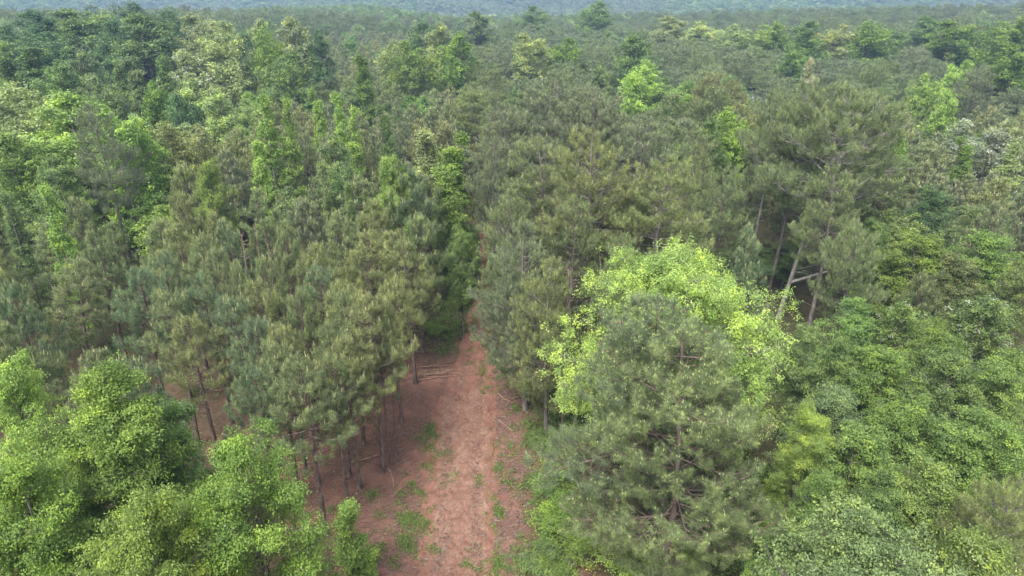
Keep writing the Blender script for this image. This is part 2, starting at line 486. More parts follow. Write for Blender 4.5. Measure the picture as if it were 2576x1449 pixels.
PR['broad_mid'] = [make_broad('broadleaf_mid', 120 + i, 16.0, 0.22, 4.5, [prof_dome, prof_round, prof_dome, prof_round][i], nb=80, spr=26, lv=12,
                              ls=0.26, br=0.20, sp_r=0.38, twigs=False) for i in range(4)]
PR['cone'] = [make_broad('conical', 140 + i, 15.0, 0.15, 2.3, prof_cone, nb=90, spr=18, lv=14, ls=0.18, br=0.20, sp_r=0.32) for i in range(3)]
PR['bush'] = [make_broad('bush', 160 + i, 3.0, 0.05, 1.5, prof_round, nb=16, spr=22, lv=18, ls=0.12, br=0.4, stems=3) for i in range(3)]

EMPTY_COUNT = 0
def tree(pr, x, y, z, s, sz, rz, color, name, label, cat, group=None, kids=True):
    e = bpy.data.objects.new(name, None)
    e.empty_display_size = 0.5
    e.location = (x, y, z); e.rotation_euler = (0, 0, rz); e.scale = (s, s, sz)
    e['label'] = label; e['category'] = cat
    if group: e['group'] = group
    COL.objects.link(e)
    t = bpy.data.objects.new('trunk', pr['trunk']); t.parent = e; COL.objects.link(t)
    if pr['crown']:
        c = bpy.data.objects.new('crown', pr['crown']); c.parent = e; c.color = (*color, 1); COL.objects.link(c)
    return e

# colours of foliage as the leaves have them
C = dict(
    pine=(0.218, 0.278, 0.128), pineb=(0.180, 0.258, 0.138), pineo=(0.255, 0.300, 0.125), pineg=(0.205, 0.252, 0.145),
    lush=(0.182, 0.282, 0.062), bright=(0.26, 0.40, 0.10), yellow=(0.30, 0.425, 0.125), mid=(0.165, 0.262, 0.085),
    dark=(0.112, 0.198, 0.082), pale=(0.30, 0.39, 0.16), cream=(0.31, 0.36, 0.18), olive=(0.19, 0.24, 0.095), blue=(0.185, 0.268, 0.110),
    fresh=(0.180, 0.282, 0.076), white=(0.27, 0.33, 0.21))
rnd = random.Random(5)
placed = []       # x, y, R, u, vtop, Rpx, D, vis  of the trees that must stay in view

def jitter(c, a=0.10):
    k = 1 + rnd.uniform(-a, a)
    return tuple(max(0.01, v * k * (1 + rnd.uniform(-a, a) * 0.4)) for v in c)

def put(kind, u, v, D, R, color, label, cat=None, name=None, group=None, idx=None, vis=None, hmin=4.0, rz=None):
    x, y, zt = at_range(u, v, D)
    z0 = float(terrain(x, y))
    H = zt - z0
    if H < hmin:
        H = hmin
    pr = PR[kind][rnd.randrange(len(PR[kind])) if idx is None else idx]
    s = R / pr['R']; sz = H / pr['H']
    dep = proj(x, y, zt)[2]
    Rpx = FPX * R / dep
    placed.append((x, y, R, u, v, Rpx, D, vis if vis is not None else (Rpx * 1.3 if 'cone' not in kind else Rpx * 3)))
    isp = kind.startswith('pine') or kind.startswith('old')
    return tree(pr, x, y, z0, s, sz, rnd.uniform(0, 6.28) if rz is None else rz, jitter(C[color], 0.05 if isp else 0.12), name or ('pine_tree' if isp else 'bush' if kind == 'bush' else 'broadleaf_tree'), label,
                cat or ('pine' if isp else 'bush' if kind == 'bush' else 'tree'), group)

# ------------------------------------------------------------------ the trees one can point at
FORE = [make_pine('fore_pine', 201, 15.5, 0.16, 4.9, old=True, nd=64, nl=0.25, nw=0.013, candle=0.7, cones=320, cand_r=0.03, cand_l=(0.07, 0.14), buds=True, bend=0.4, whorl=0.56, tuft=1.15, rag=0.45, gap_side=-1.4, bark=M_BARK_Y),
        make_pine('fore_pine', 207, 15.5, 0.16, 5.0, old=True, nd=64, nl=0.25, nw=0.013, candle=0.9, cones=60, cand_r=0.03, cand_l=(0.07, 0.14), buds=True, bend=0.5, whorl=0.56, tuft=1.15, rag=0.45, gap_side=-1.8, bark=M_BARK_Y)]
PR['fore'] = FORE
PR['old_low'] = [make_pine('low_pine', 340 + i, 15.0, 0.20, 3.6, old=True, nd=46, nl=0.25, nw=0.019, candle=0.2, cand_r=0.02, bend=0.5, wood_min=0.003) for i in range(2)]
PR['yellow'] = [make_broad('yellow_tree', 210, 15.0, 0.25, 6.0, prof_dome, nb=120, spr=56, lv=40, ls=0.125, br=0.18, droop=0.5, narrow=0.34, sp_r=0.28)]
PR['lush'] = [make_broad('lush_tree', 220 + i, 14.5, 0.12, 4.2, [prof_dome, prof_round, prof_dome][i], nb=[120, 105, 120][i], spr=36, lv=34, ls=0.11, br=0.18, sp_r=0.32, flat=0.6, lz=0.42) for i in range(3)]
PR['sapling'] = [make_broad('sapling', 230 + i, 5.5, 0.12, 1.15, prof_cone, nb=60, spr=14, lv=24, ls=0.095, br=0.22, sp_r=0.26) for i in range(2)]
PR['sprawl'] = [make_broad('sprawl', 240, 10.0, 0.3, 4.6, prof_dome, nb=70, spr=36, lv=24, ls=0.14, br=0.19, sp_r=0.3, stems=3)]
PR['blossom'] = [make_broad('blossom', 250, 10.0, 0.2, 3.2, prof_dome, nb=44, spr=34, lv=20, ls=0.14, br=0.26, blossom=0.07),
                 make_broad('blossom', 251, 10.0, 0.2, 3.2, prof_dome, nb=44, spr=34, lv=14, ls=0.2, br=0.26, blossom=0.14)]
PR['dead'] = [make_bare('dead', 260, 11.0, 0.3, 1.8), make_bare('dead', 261, 11.0, 0.35, 2.2), make_bare('dead', 262, 12.0, 0.25, 3.4, True)]

put('fore', 1745, 815, 25.5, 5.4, 'pine', 'large open olive pine with a thick dark trunk in the right foreground, nearest the camera', idx=1, rz=0.0)
put('fore', 1640, 735, 28.5, 5.4, 'pineb', 'large pine full of grey brown cones overlapping the bright yellow green tree', idx=0, rz=0.0)
put('yellow', 1722, 622, 33.5, 7.1, 'yellow', 'bright yellow green broad tree with drooping leaves behind the big foreground pine', name='broadleaf_tree')
put('lush', 235, 925, 21.0, 3.9, 'lush', 'tall fresh green broadleaf tree in the left foreground beside the pine stand', idx=0, name='broadleaf_tree')
put('lush', 600, 1078, 19.0, 3.3, 'lush', 'pointed light green broadleaf tree at the lower left, nearest the red clay ground', idx=1, name='broadleaf_tree')
put('lush', 20, 1160, 17.0, 3.2, 'lush', 'fresh green broadleaf tree filling the bottom left corner', idx=2, name='broadleaf_tree')
put('lush', 330, 1215, 16.0, 3.0, 'lush', 'rounded yellowish broadleaf crown at the bottom edge in the left foreground', idx=0, name='broadleaf_tree')
put('broad', 400, 1030, 23.0, 2.3, 'mid', 'smaller darker green broadleaf tree wedged between the two bright foreground trees on the left', idx=1)
put('broad', 15, 885, 25.0, 1.9, 'bright', 'bright green broadleaf tree cut by the left edge above the corner trees', idx=3)
put('sapling', 868, 1258, 26.0, 1.3, 'bright', 'slender bright green sapling standing on red clay at the bottom edge', cat='sapling', name='sapling', idx=0)
put('sapling', 925, 1385, 26.3, 0.45, 'bright', 'tiny green seedling beside the slender bright sapling', cat='sapling', name='sapling', idx=1, hmin=1.0)

PR['stand'] = [make_pine('stand_pine', 320 + i, 12.0, [0.50, 0.44, 0.54, 0.47][i], 2.3, nd=56, nl=0.25, nw=0.014, candle=0.45, cand_r=0.018, bend=0.35, dead_low=16, keep=0.85, rag=0.5) for i in range(4)]
# pines of the thinned stand whose trunks meet the red floor: base pixel, height, radius
def base_pine(u, v, H, R, color, label, idx):
    x, y = at_height(u, v, 0.0)
    ut, vt, dep = proj(x, y, H)
    placed.append((x, y, R, ut, vt, FPX * R / dep, y, 10))
    pr = PR['stand'][idx % 4] if v > 940 else PR['pine'][idx]
    tree(pr, x, y, 0, R / pr['R'], H / pr['H'], rnd.uniform(0, 6.28), jitter(C[color], 0.05), 'pine_tree', label, 'pine')
BP = [(963, 1187, 12.3, 2.8, 'pineo', 'pine with bare lower trunk at the right corner of the thinned stand', 0),
      (984, 1166, 11.6, 1.5, 'pine', 'slim pine close behind the corner pine of the thinned stand', 1),
      (1000, 1150, 10.8, 1.3, 'pineo', 'third and thinnest pine of the trunk cluster by the clay track', 2),
      (820, 1345, 11.2, 2.7, 'pine', 'pine standing just behind the slender bright sapling', 3),
      (752, 1262, 10.6, 2.3, 'pine', 'pine rising right of the pointed light green foreground tree', 4),
      (695, 1180, 10.8, 2.4, 'pineb', 'pine half hidden by the pointed light green foreground tree', 5),
      (583, 1065, 11.5, 2.1, 'pineb', 'pine with dark trunk on open red floor above the pointed foreground tree', 6),
      (660, 1045, 11.4, 1.8, 'pine', 'slim pine between two patches of open red floor in the thinned stand', 7),
      (880, 1090, 11.2, 2.5, 'pineo', 'yellowish pine left of the trunk cluster by the clay track', 4),
      (800, 1100, 11.0, 1.7, 'pine', 'pine in the middle of the thinned stand above the slender sapling', 1),
      (730, 1020, 11.8, 2.0, 'pine', 'pine at the middle back of the open red floor', 0),
      (855, 985, 11.9, 2.6, 'pineo', 'pine rising behind the long pale poles', 2),
      (945, 960, 12.2, 2.9, 'pineo', 'pine beside the left end of the cut pole pile', 3),
      (1010, 905, 11.4, 2.7, 'pineo', 'yellow tinged pine directly left of the cut pole pile', 5),
      (480, 1000, 11.6, 2.1, 'pineb', 'blue green pine behind the tall left foreground broadleaf', 5),
      (640, 925, 12.4, 2.2, 'pineb', 'pine with long visible limbs left of the thinned stand centre', 6),
      (770, 925, 12.2, 2.1, 'pine', 'pine with grey limbs above the open red floor', 7),
      (1050, 815, 14.6, 3.3, 'pineb', 'tall dense pine at the left mouth of the tree tunnel', 7),
      (500, 1120, 11.2, 2.5, 'pine', 'pine rising directly behind the left foreground broadleaf trees', 0),
      (560, 1190, 10.8, 2.4, 'pineo', 'olive pine hidden low behind the pointed foreground tree', 2),
      (425, 1050, 11.6, 2.6, 'pineb', 'blue green pine at the left end of the thinned stand', 1),
      (600, 1000, 11.8, 2.4, 'pine', 'pine beside the forked pale branch on the red floor', 3),
      (520, 930, 12.0, 2.6, 'pineo', 'broad olive pine behind the left end of the thinned stand', 4),
      (880, 1290, 10.2, 2.1, 'pine', 'low pine above and right of the slender bright sapling', 2),
      (1012, 1062, 11.2, 2.3, 'pineo', 'airy olive pine at the clay edge below the cut pole pile', 0),
      (915, 1120, 11.4, 2.3, 'pine', 'feathery pine just behind and left of the trunk cluster', 1),
      (770, 1190, 10.6, 2.3, 'pineo', 'low olive pine left of centre in the thinned stand', 0),
      (840, 1060, 11.6, 2.3, 'pineb', 'blue green pine in front of the long pale poles', 2),
      (690, 1085, 11.3, 2.3, 'pineo', 'olive pine over the left patch of red floor', 3),
      (700, 1300, 10.2, 2.3, 'pineb', 'pine low between the pointed foreground tree and the slender sapling', 5),
      (880, 1200, 10.8, 2.2, 'pine', 'slender pine midway between the sapling and the trunk cluster', 1),
      (1045, 965, 11.6, 2.7, 'pineo', 'olive pine between the trunk cluster and the cut pole pile', 1),
      (1062, 890, 12.2, 2.5, 'pine', 'pine just above the cut pole pile', 5),
      (905, 1230, 10.6, 2.3, 'pineo', 'low pine between the sapling and the trunk cluster', 3),
      (650, 1130, 11.0, 2.6, 'pineb', 'blue green pine above the tip of the pointed foreground tree', 0),
      (560, 960, 12.0, 2.6, 'pine', 'broad pine at the far left of the open red floor', 2),
      (900, 900, 12.6, 2.8, 'pine', 'broad pine in the back of the thinned stand near the track', 6),
      (980, 850, 12.6, 2.8, 'pineo', 'broad olive pine in front of the tall dense tunnel pine', 0),
      (1085, 770, 12.8, 2.2, 'pine', 'second pine at the left mouth of the tree tunnel', 0)]
for b in BP: base_pine(*b)

# pines right of the track
put('old', 1510, 325, 49.0, 4.3, 'pineo', 'tall olive pine with visible trunk behind the bright yellow green tree', idx=0, vis=170)
put('old', 1370, 335, 53.0, 4.3, 'pine', 'tall pine right of the tree tunnel, left neighbour of the tall olive pine', idx=1, vis=150)
put('old', 1680, 392, 47.0, 4.1, 'pineo', 'yellow tinged rounded pine above the right part of the bright yellow green tree', idx=2, vis=150)
put('old', 1590, 450, 50.5, 2.3, 'pine', 'narrow pine squeezed between the two tall yellowish pines', idx=3)
put('old', 1440, 490, 46.0, 2.5, 'pine', 'grey green pine in front of the tall olive pine', idx=1)
put('old_low', 1325, 555, 42.0, 3.5, 'pineg', 'greyish pine leaning over the right side of the track above the clay', idx=0)
put('old_low', 1285, 470, 48.0, 2.9, 'pine', 'dark pine at the right mouth of the tree tunnel', idx=1)
put('old_low', 1385, 640, 38.0, 2.9, 'pineo', 'low olive pine beside bare grey twigs right of the tunnel mouth', idx=1)
put('old', 1560, 585, 40.5, 1.8, 'pine', 'pine crown peeping over the top left of the yellow green tree', idx=1)
put('old', 1385, 178, 76.0, 6.2, 'pineg', 'big round headed pine standing highest right of centre', idx=0, vis=150)
put('old', 1505, 218, 72.0, 5.6, 'pineg', 'broad round headed pine, right neighbour of the highest round headed pine', idx=3, vis=140)
put('old', 1270, 262, 72.0, 4.2, 'pineg', 'grey green pine left of the highest round headed pine', idx=2)
put('old', 1240, 345, 63.0, 2.7, 'pineg', 'grey pine above the right edge of the tree tunnel', idx=1)
put('old', 1610, 290, 66.0, 4.2, 'pineg', 'broad pine below the bright green round tree right of centre', idx=1)
put('old', 1760, 330, 60.0, 3.0, 'pine', 'pine between the yellowish pines and the very large right hand pine', idx=2)
put('old', 1820, 420, 54.0, 2.8, 'pine', 'green pine just left of the very large pine with pale trunks', idx=0)
put('pine', 1892, 575, 43.0, 1.9, 'pineb', 'young pine with pale candles in front of the pale trunks', idx=3, vis=140)
# the very large pine on the right with its pale trunks
M_BARK_P = bark_mat('pale_lichened_bark', (0.20, 0.18, 0.17), (0.40, 0.37, 0.34), 5, (0.62, 0.64, 0.58))
PR['giant'] = [make_pine('giant_pine', 300, 20.0, 0.52, 6.4, old=True, nd=44, nl=0.27, nw=0.024, candle=0.08, bend=0.3, wood_min=0.003, whorl=0.55, dead_low=18, lean=2.9, bark=M_BARK_P,
                         limbs=[(3.6, -0.25, 7.0, 0.17, 0.35, 0.10), (8.2, -0.1, 6.0, 0.12, 0.75, -0.9), (9.0, 0.5, 5.5, 0.10, 0.5, -0.3), (7.2, 0.3, 4.5, 0.07, 0.1, 0.1), (6.2, 0.9, 5.5, 0.08, 0.3, 0.0)]),
               make_pine('giant_pine', 301, 20.0, 0.56, 5.0, old=True, nd=44, nl=0.27, nw=0.024, candle=0.08, bend=0.4, wood_min=0.003, whorl=0.58, dead_low=14, lean=1.8),
               make_pine('giant_pine', 302, 20.0, 0.58, 5.0, old=True, nd=44, nl=0.27, nw=0.024, candle=0.08, bend=0.5, wood_min=0.003, whorl=0.58, dead_low=14, lean=0.8, bark=M_BARK_P)]
for (u, v, H, R, D, idx, col, lab) in [(1957, 800, 20.3, 6.6, 57.0, 0, 'pine', 'very large pine on the right with pale leaning trunk and long curved limb'),
                                   (1938, 690, 19.0, 4.6, 61.0, 1, 'pine', 'tall pine with slanting brown trunk in the middle of the pale trunk group'),
                                   (1893, 620, 19.0, 4.2, 66.0, 2, 'pine', 'tall pine with bare trunk, leftmost of the pale trunk group')]:
    rr_ = ray(u, v); x = rr_[0] / rr_[1] * D; y = D
    ut, vt, dep = proj(x + 1.5, y, H)
    placed.append((x, y, R * 0.8, ut, vt, FPX * R / dep, y, 470))
    pr = PR['giant'][idx]
    tree(pr, x, y, 0, R / pr['R'], H / pr['H'], 0.0, C[col], 'pine_tree', lab, 'pine')
put('old', 1845, 470, 69.0, 3.6, 'pine', 'green pine behind the leftmost bare trunk of the pale trunk group', idx=1)
put('old', 2010, 500, 72.0, 4.0, 'pine', 'green pine seen between the pale trunks', idx=3)
put('old', 2120, 330, 66.0, 4.2, 'pine', 'pine joining the upper right shoulder of the very large pine', idx=0)
put('old', 2110, 420, 52.0, 3.0, 'pine', 'pine crown joining the lower right of the very large pine', idx=2)
put('old', 2170, 560, 44.0, 2.6, 'pine', 'low wide pine right of the long curved limb', idx=3)

# broadleaf trees, left middle
L = [
 ('broad', 175, 225, 72, 5.6, 'bright', 'large rich green tree at the left behind the pine with the pale trunk', 0, 230),
 ('broad', 45, 205, 80, 5.2, 'pale', 'pale yellow green tree at the left edge above the rich green tree', 1, 90),
 ('broad', 20, 330, 66, 4.2, 'lush', 'green tree at the left edge below the pale yellow one', 3, 130),
 ('broad', 290, 268, 69, 3.8, 'bright', 'green tree on the right shoulder of the large rich green tree', 2, 170),
 ('broad', 130, 395, 60, 3.2, 'mid', 'darker green tree under the large rich green tree', 1, 60),
 ('cone', 115, 462, 50, 1.6, 'bright', 'small bright yellow green tree between dark pines at the left', 1, 70),
 ('cone', 10, 482, 49, 1.5, 'blue', 'small pale green tree at the left edge beside the bright one', 2, 70),
 ('broad', 480, 200, 97, 4.2, 'pale', 'yellow green tree amid dull pines left of the pale poplars', 2, 90),
 ('broad', 445, 232, 92, 3.0, 'dark', 'dark green tree tucked against the yellow green tree', 3, 40),
 ('broad', 545, 222, 93, 3.0, 'pale', 'second yellow green crown touching the first on its right', 0, 60),
 ('broad', 410, 305, 76, 3.1, 'olive', 'olive tree with pale top below the yellow green pair', 1, 80),
 ('broad', 520, 395, 60, 2.2, 'lush', 'low green tree behind the candled pines left of centre', 3, 40),
 ('cone', 660, 236, 74, 2.0, 'bright', 'tall bright poplar like tree left of centre, left of a tight pair', 0, 150),
 ('cone', 716, 246, 75, 1.6, 'bright', 'tall bright poplar like tree, right of the tight pair', 1, 130),
 ('cone', 640, 320, 66, 1.4, 'bright', 'bright lower crown at the foot of the poplar like pair', 2, 70),
 ('cone', 795, 222, 84, 1.5, 'bright', 'thin bright tree standing alone amid dull pines right of the poplar like pair', 2, 65),
 ('cone', 850, 232, 84, 1.6, 'bright', 'bright green narrow tree, second to the right of the poplar like pair', 0, 65),
 ('cone', 884, 268, 78, 1.6, 'bright', 'bright green narrow tree leaning against its taller neighbour left of the conical tree', 1, 50),
 ('cone', 912, 138, 118, 3.0, 'lush', 'large conical green tree standing alone left of centre', 0, 120),
 ('cone', 967, 262, 80, 1.5, 'mid', 'soft green narrow tree below the large conical tree', 2, 70),
 ('cone', 1068, 322, 66, 2.8, 'pale', 'pale bluish green tree with visible pale stem above the tunnel', 1, 150),
 ('cone', 1135, 338, 65, 2.4, 'lush', 'bluish green tree right beside the tunnel top', 2, 110),
 ('cone', 1122, 420, 61, 2.9, 'bright', 'leafy green tree at the left rim of the tunnel', 0, 80),
 ('broad', 985, 385, 56, 2.1, 'bright', 'bright green rounded tree behind the tall dense tunnel pine', 3, 60),
 ('cone', 815, 405, 58, 1.2, 'blue', 'small pale green tree rising amid candled pines', 1, 60),
 ('cone', 870, 425, 56, 1.1, 'blue', 'small pale green tree, right neighbour of another amid candled pines', 2, 60),
 ('broad', 1158, 560, 53, 1.8, 'mid', 'deep green leafy tree inside the left wall of the tunnel', 2, 100),
 # left back
 ('broad', 85, 24, 150, 7.5, 'dark', 'dark rounded tree at the far left of the back row', 0, 60),
 ('broad', 200, 20, 150, 8.5, 'mid', 'wide domed tree, second in the back row from the left', 2, 80),
 ('broad', 355, 30, 138, 8.0, 'mid', 'largest domed green tree of the back row on the left', 0, 120),
 ('broad', 290, 48, 142, 5.0, 'dark', 'domed green tree behind the largest dome', 3, 60),
 ('broad', 320, 2, 210, 6.5, 'dark', 'dark tree top breaking the blue distance at the left', 1, 20),
 ('broad', 430, 18, 165, 5.5, 'dark', 'dark green tree right of the largest dome in the back row', 1, 60),
 ('broad', 495, 30, 142, 5.2, 'cream', 'creamy yellow budding tree in the back row at the left', 2, 80),
 ('broad', 552, 52, 134, 5.4, 'pale', 'tall light green tree right beside the creamy budding tree', 3, 130),
 ('broad', 650, 45, 150, 4.0, 'pale', 'light green tree top left of the pinkish budding tree', 0, 60),
 ('broad', 668, 66, 138, 4.0, 'lush', 'light green round tree in front of the light green tree top', 1, 80),
 ('broad', 735, 38, 140, 5.0, 'cream', 'pinkish cream budding tree, right one of two pale crowns', 0, 100),
 ('broad', 790, 75, 140, 3.6, 'dark', 'dark green tree right of the pinkish cream tree', 2, 60),
 ('broad', 718, 128, 118, 4.4, 'mid', 'green round tree below the pinkish cream tree', 3, 80),
 ('broad', 615, 78, 150, 3.0, 'dark', 'dark narrow gap tree between the two light green trees', 1, 60),
 ('blossom', 445, 124, 112, 4.0, 'pale', 'whitish blossoming tree in front of the largest dome', 1, 70),
 ('broad', 250, 110, 125, 4.2, 'dark', 'dark layered tree in front of the back row domes', 2, 60),
 ('broad', 110, 80, 130, 6.0, 'dark', 'dark rounded tree below the back row at far left', 3, 60),
 ('broad', 25, 58, 135, 5.5, 'dark', 'dark tree at the left edge below the back row', 1, 60),
 ('broad', 205, 120, 116, 3.4, 'blue', 'bluish tree with grey bare limbs amid the left wood', 0, 50),
 ('cone', 65, 118, 104, 4.4, 'mid', 'pointed mid green tree at the left below the dark crowns', 0, 100),
 ('cone', 5, 105, 104, 3.4, 'mid', 'pointed green tree cut by the left edge', 1, 100),
 ('broad', 130, 150, 98, 4.0, 'mid', 'green tree sloping down to the right at the left side', 2, 60),
 ('cone', 335, 150, 104, 3.0, 'blue', 'soft green tree in the pale thicket left of the blossoming tree', 2, 60),
 ('cone', 290, 150, 108, 2.4, 'mid', 'narrow green tree in the pale thicket', 1, 60),
 ('cone', 410, 145, 106, 2.6, 'mid', 'green pointed tree touching the blossoming tree', 0, 60),
 ('broad', 250, 190, 96, 3.2, 'blue', 'soft bluish green tree low in the pale thicket', 3, 40),
 ('broad', 380, 200, 96, 2.6, 'lush', 'green tree low in front of the blossoming tree', 0, 40),
 # centre back
 ('broad', 1062, 52, 172, 5.0, 'dark', 'dark green tree left of a tall bright tree at the centre back', 1, 60),
 ('broad', 1108, 54, 162, 5.2, 'pale', 'tall bright light green tree at the centre back', 0, 110),
 ('broad', 1148, 78, 150, 4.6, 'lush', 'bright green tree overlapping the tall light green tree', 2, 100),
 ('broad', 1030, 100, 142, 4.6, 'lush', 'green rounded tree with pointed top at the centre back', 3, 80),
 ('broad', 985, 98, 150, 4.0, 'pale', 'yellow green tree left of the green pointed one at the centre back', 1, 50),
 ('broad', 1200, 26, 230, 7.0, 'blue', 'tall pale bluish tree far back at the centre', 0, 40),
 ('broad', 1335, 82, 165, 5.6, 'pale', 'yellow green wide tree far back right of centre', 2, 90),
 ('broad', 1425, 94, 168, 5.0, 'lush', 'green tree with pale upper twigs right of the wide yellow green tree', 3, 50),
 ('broad', 1602, 84, 150, 5.8, 'mid', 'large domed green tree right of centre with a brighter tree below', 0, 90),
 ('broad', 1620, 150, 124, 4.0, 'bright', 'bright green tree in front of the large domed green tree', 1, 110),
 ('broad', 1512, 150, 140, 2.6, 'blue', 'small pale green tree left of the large domed tree', 2, 40),
 ('broad', 1345, 14, 300, 8.0, 'mid', 'green tree top on the far skyline left of centre right', 3, 20),
 ('broad', 1500, 0, 280, 8.0, 'mid', 'taller green tree top on the far skyline', 1, 30),
 ('broad', 1690, 38, 230, 8.0, 'pale', 'wide yellowish crown in the far pale row, leftmost', 0, 30),
 ('broad', 1770, 52, 215, 7.0, 'pale', 'wide yellowish crown in the far pale row, second', 2, 30),
 ('broad', 1860, 60, 205, 6.0, 'pale', 'pale crown in the middle of the far pale row', 3, 30),
 # right back
 ('broad', 1945, 52, 205, 6.0, 'lush', 'green crown above the dark pines right of the far pale row', 1, 40),
 ('broad', 2035, 50, 190, 6.0, 'mid', 'green round tree standing over dark pines at the right back', 0, 60),
 ('broad', 2005, 110, 150, 3.8, 'mid', 'saturated green tree enclosed by dark pines on the right', 2, 70),
 ('blossom', 2045, 145, 140, 2.2, 'cream', 'small cream flowering tree beside the saturated green tree', 1, 40),
 ('broad', 2110, 58, 190, 5.0, 'pale', 'pale green tree left of a row of soft green crowns at the right back', 3, 50),
 ('broad', 2200, 50, 190, 6.4, 'lush', 'soft green crown in the right back row', 1, 80),
 ('broad', 2335, 38, 210, 5.5, 'mid', 'green upright crown in the right back row', 0, 60),
 ('broad', 2410, 50, 180, 6.8, 'lush', 'largest round green crown at the right back', 2, 80),
 ('broad', 2490, 62, 180, 5.6, 'mid', 'green crown near the right edge of the back row', 3, 60),
 ('broad', 2560, 40, 160, 6.4, 'lush', 'green tree cut by the right edge at the back', 1, 80),
 ('broad', 2555, 110, 130, 5.0, 'lush', 'green tree at the right edge above the grassy clearing', 0, 80),
 ('broad', 2420, 150, 130, 3.0, 'bright', 'small bright tree amid bluish pines near the right edge', 2, 40),
 ('broad', 2340, 185, 120, 3.0, 'bright', 'small bright tree left of the bare trunked dark pine', 3, 40),
 ('cone', 2270, 325, 78, 1.5, 'bright', 'small yellow green tree alone in the candled pines at the right', 1, 50),
 ('broad', 2390, 225, 100, 2.6, 'bright', 'bright tree at the rim of the grassy clearing on the right', 0, 40),
 ('broad', 1840, 268, 82, 3.2, 'lush', 'green rounded tree behind the very large pine, to its left', 1, 60),
 ('broad', 1790, 290, 78, 2.2, 'mid', 'smaller green tree left of another behind the very large pine', 2, 50),
 # bushes of the clearing on the right
 ('blossom', 2440, 300, 92, 3.2, 'white', 'whitish flowering shrub at the left of the grassy clearing', 1, 50),
 ('blossom', 2500, 325, 86, 3.4, 'white', 'whitish flowering shrub in the middle of the grassy clearing', 1, 40),
 ('blossom', 2545, 300, 92, 3.0, 'pale', 'pale green shrub at the right of the grassy clearing', 0, 40),
 ('cone', 2440, 345, 80, 1.8, 'lush', 'light green tree below the flowering shrubs of the clearing', 2, 60),
 ('cone', 2560, 360, 76, 2.2, 'pale', 'pale green bush like tree at the right edge under the clearing', 0, 40),
 ('broad', 2360, 468, 62, 2.5, 'dark', 'dark glossy green tree amid pines right of the very large pine', 1, 60),
 # right foreground wood
 ('broad', 2500, 585, 49, 3.6, 'lush', 'bright green tree at the right edge below the shaded pines', 0, 110),
 ('broad', 2425, 640, 46, 2.3, 'olive', 'olive green tree left of the bright tree at the right edge', 1, 70),
 ('broad', 2570, 650, 43, 2.2, 'olive', 'olive tree cut by the right edge under the bright tree', 2, 70),
 ('broad', 2160, 752, 40, 2.4, 'mid', 'deep green round tree right of the bare curved limb', 3, 80),
 ('blossom', 2275, 752, 39, 2.6, 'lush', 'light green tree with a few white blossoms on top, left of two', 0, 80),
 ('blossom', 2480, 735, 40, 3.3, 'mid', 'green tree crowned with white blossoms near the right edge', 0, 100),
 ('broad', 2370, 800, 36, 2.2, 'lush', 'green tree between the two blossoming trees', 2, 60),
 ('broad', 1870, 625, 60, 3.0, 'dark', 'dark green understorey tree behind the pale candled young pine', 1, 30),
 ('broad', 1985, 600, 64, 3.0, 'mid', 'green understorey tree seen between the pale pine trunks', 2, 30),
 ('broad', 1915, 785, 47, 2.4, 'mid', 'dark green tree below the pale candled young pine', 0, 30),
 ('broad', 2040, 815, 36, 1.9, 'blue', 'soft blue green tree under the long curved limb', 0, 60),
 ('broad', 2235, 870, 33, 2.4, 'lush', 'yellowish green tree below the left blossoming tree', 1, 80),
 ('broad', 2130, 850, 34, 1.9, 'mid', 'darker green tree left of the yellowish green one on the right', 3, 60),
 ('broad', 2400, 880, 32, 2.8, 'mid', 'dark green wide tree in the middle of the right foreground wood', 0, 80),
 ('broad', 2545, 880, 32, 2.8, 'lush', 'green tree at the right edge below the white blossoms', 2, 90),
 ('broad', 2110, 965, 29, 2.3, 'blue', 'soft green tree right of the yellow green drooping branches', 1, 80),
 ('broad', 2295, 1000, 28, 2.6, 'lush', 'fresh green tree, centre of the right foreground wood', 3, 80),
 ('lush', 2055, 1010, 27, 2.0, 'bright', 'bright leafy tree against the right side of the big foreground pine', 0, 100),
 ('broad', 2180, 1075, 26, 2.5, 'lush', 'yellow tipped green tree right of the foreground pine crown', 0, 80),
 ('broad', 2440, 1040, 26.5, 2.8, 'lush', 'broad fresh green tree in the lower right wood', 1, 80),
 ('broad', 2560, 1060, 25, 2.3, 'lush', 'green tree at the right edge in the lower right wood', 2, 80),
 ('broad', 2330, 1160, 23, 2.5, 'lush', 'green tree just above the sprawling pale green one', 3, 70),
 ('broad', 2090, 1180, 24, 2.0, 'mid', 'shadowed green tree between the foreground pine and the lower right wood', 2, 60),
 ('broad', 2230, 1200, 22.5, 1.8, 'mid', 'small shaded tree left above the sprawling pale green one', 1, 50),
 ('old', 2555, 1195, 21, 2.2, 'pineo', 'olive pine cut by the right edge in the lower right wood', 0, 80),
 ('sprawl', 2215, 1285, 19, 3.6, 'blue', 'sprawling pale green tree with visible grey stems at the bottom right', 0, 120),
 ('broad', 2480, 1330, 18.5, 2.8, 'lush', 'green tree in the bottom right corner', 2, 100),
 ('broad', 1990, 1330, 22.5, 1.8, 'mid', 'dark green tree at the bottom edge between pine and sprawling tree', 3, 50),
]
for kind, u, v, D, R, col, lab, idx, vis in L:
    k = kind; i = idx
    if D > 64:
        if kind == 'broad': k = 'broad_mid'; i = idx % 4
    i = i % len(PR[k])
    if u > 1950 and v > 560 and col == 'lush': col = 'fresh'
    if D > 64: R *= 1.22; vis *= 1.15
    put(k, u, v, D, R, col, lab, idx=i, vis=vis)

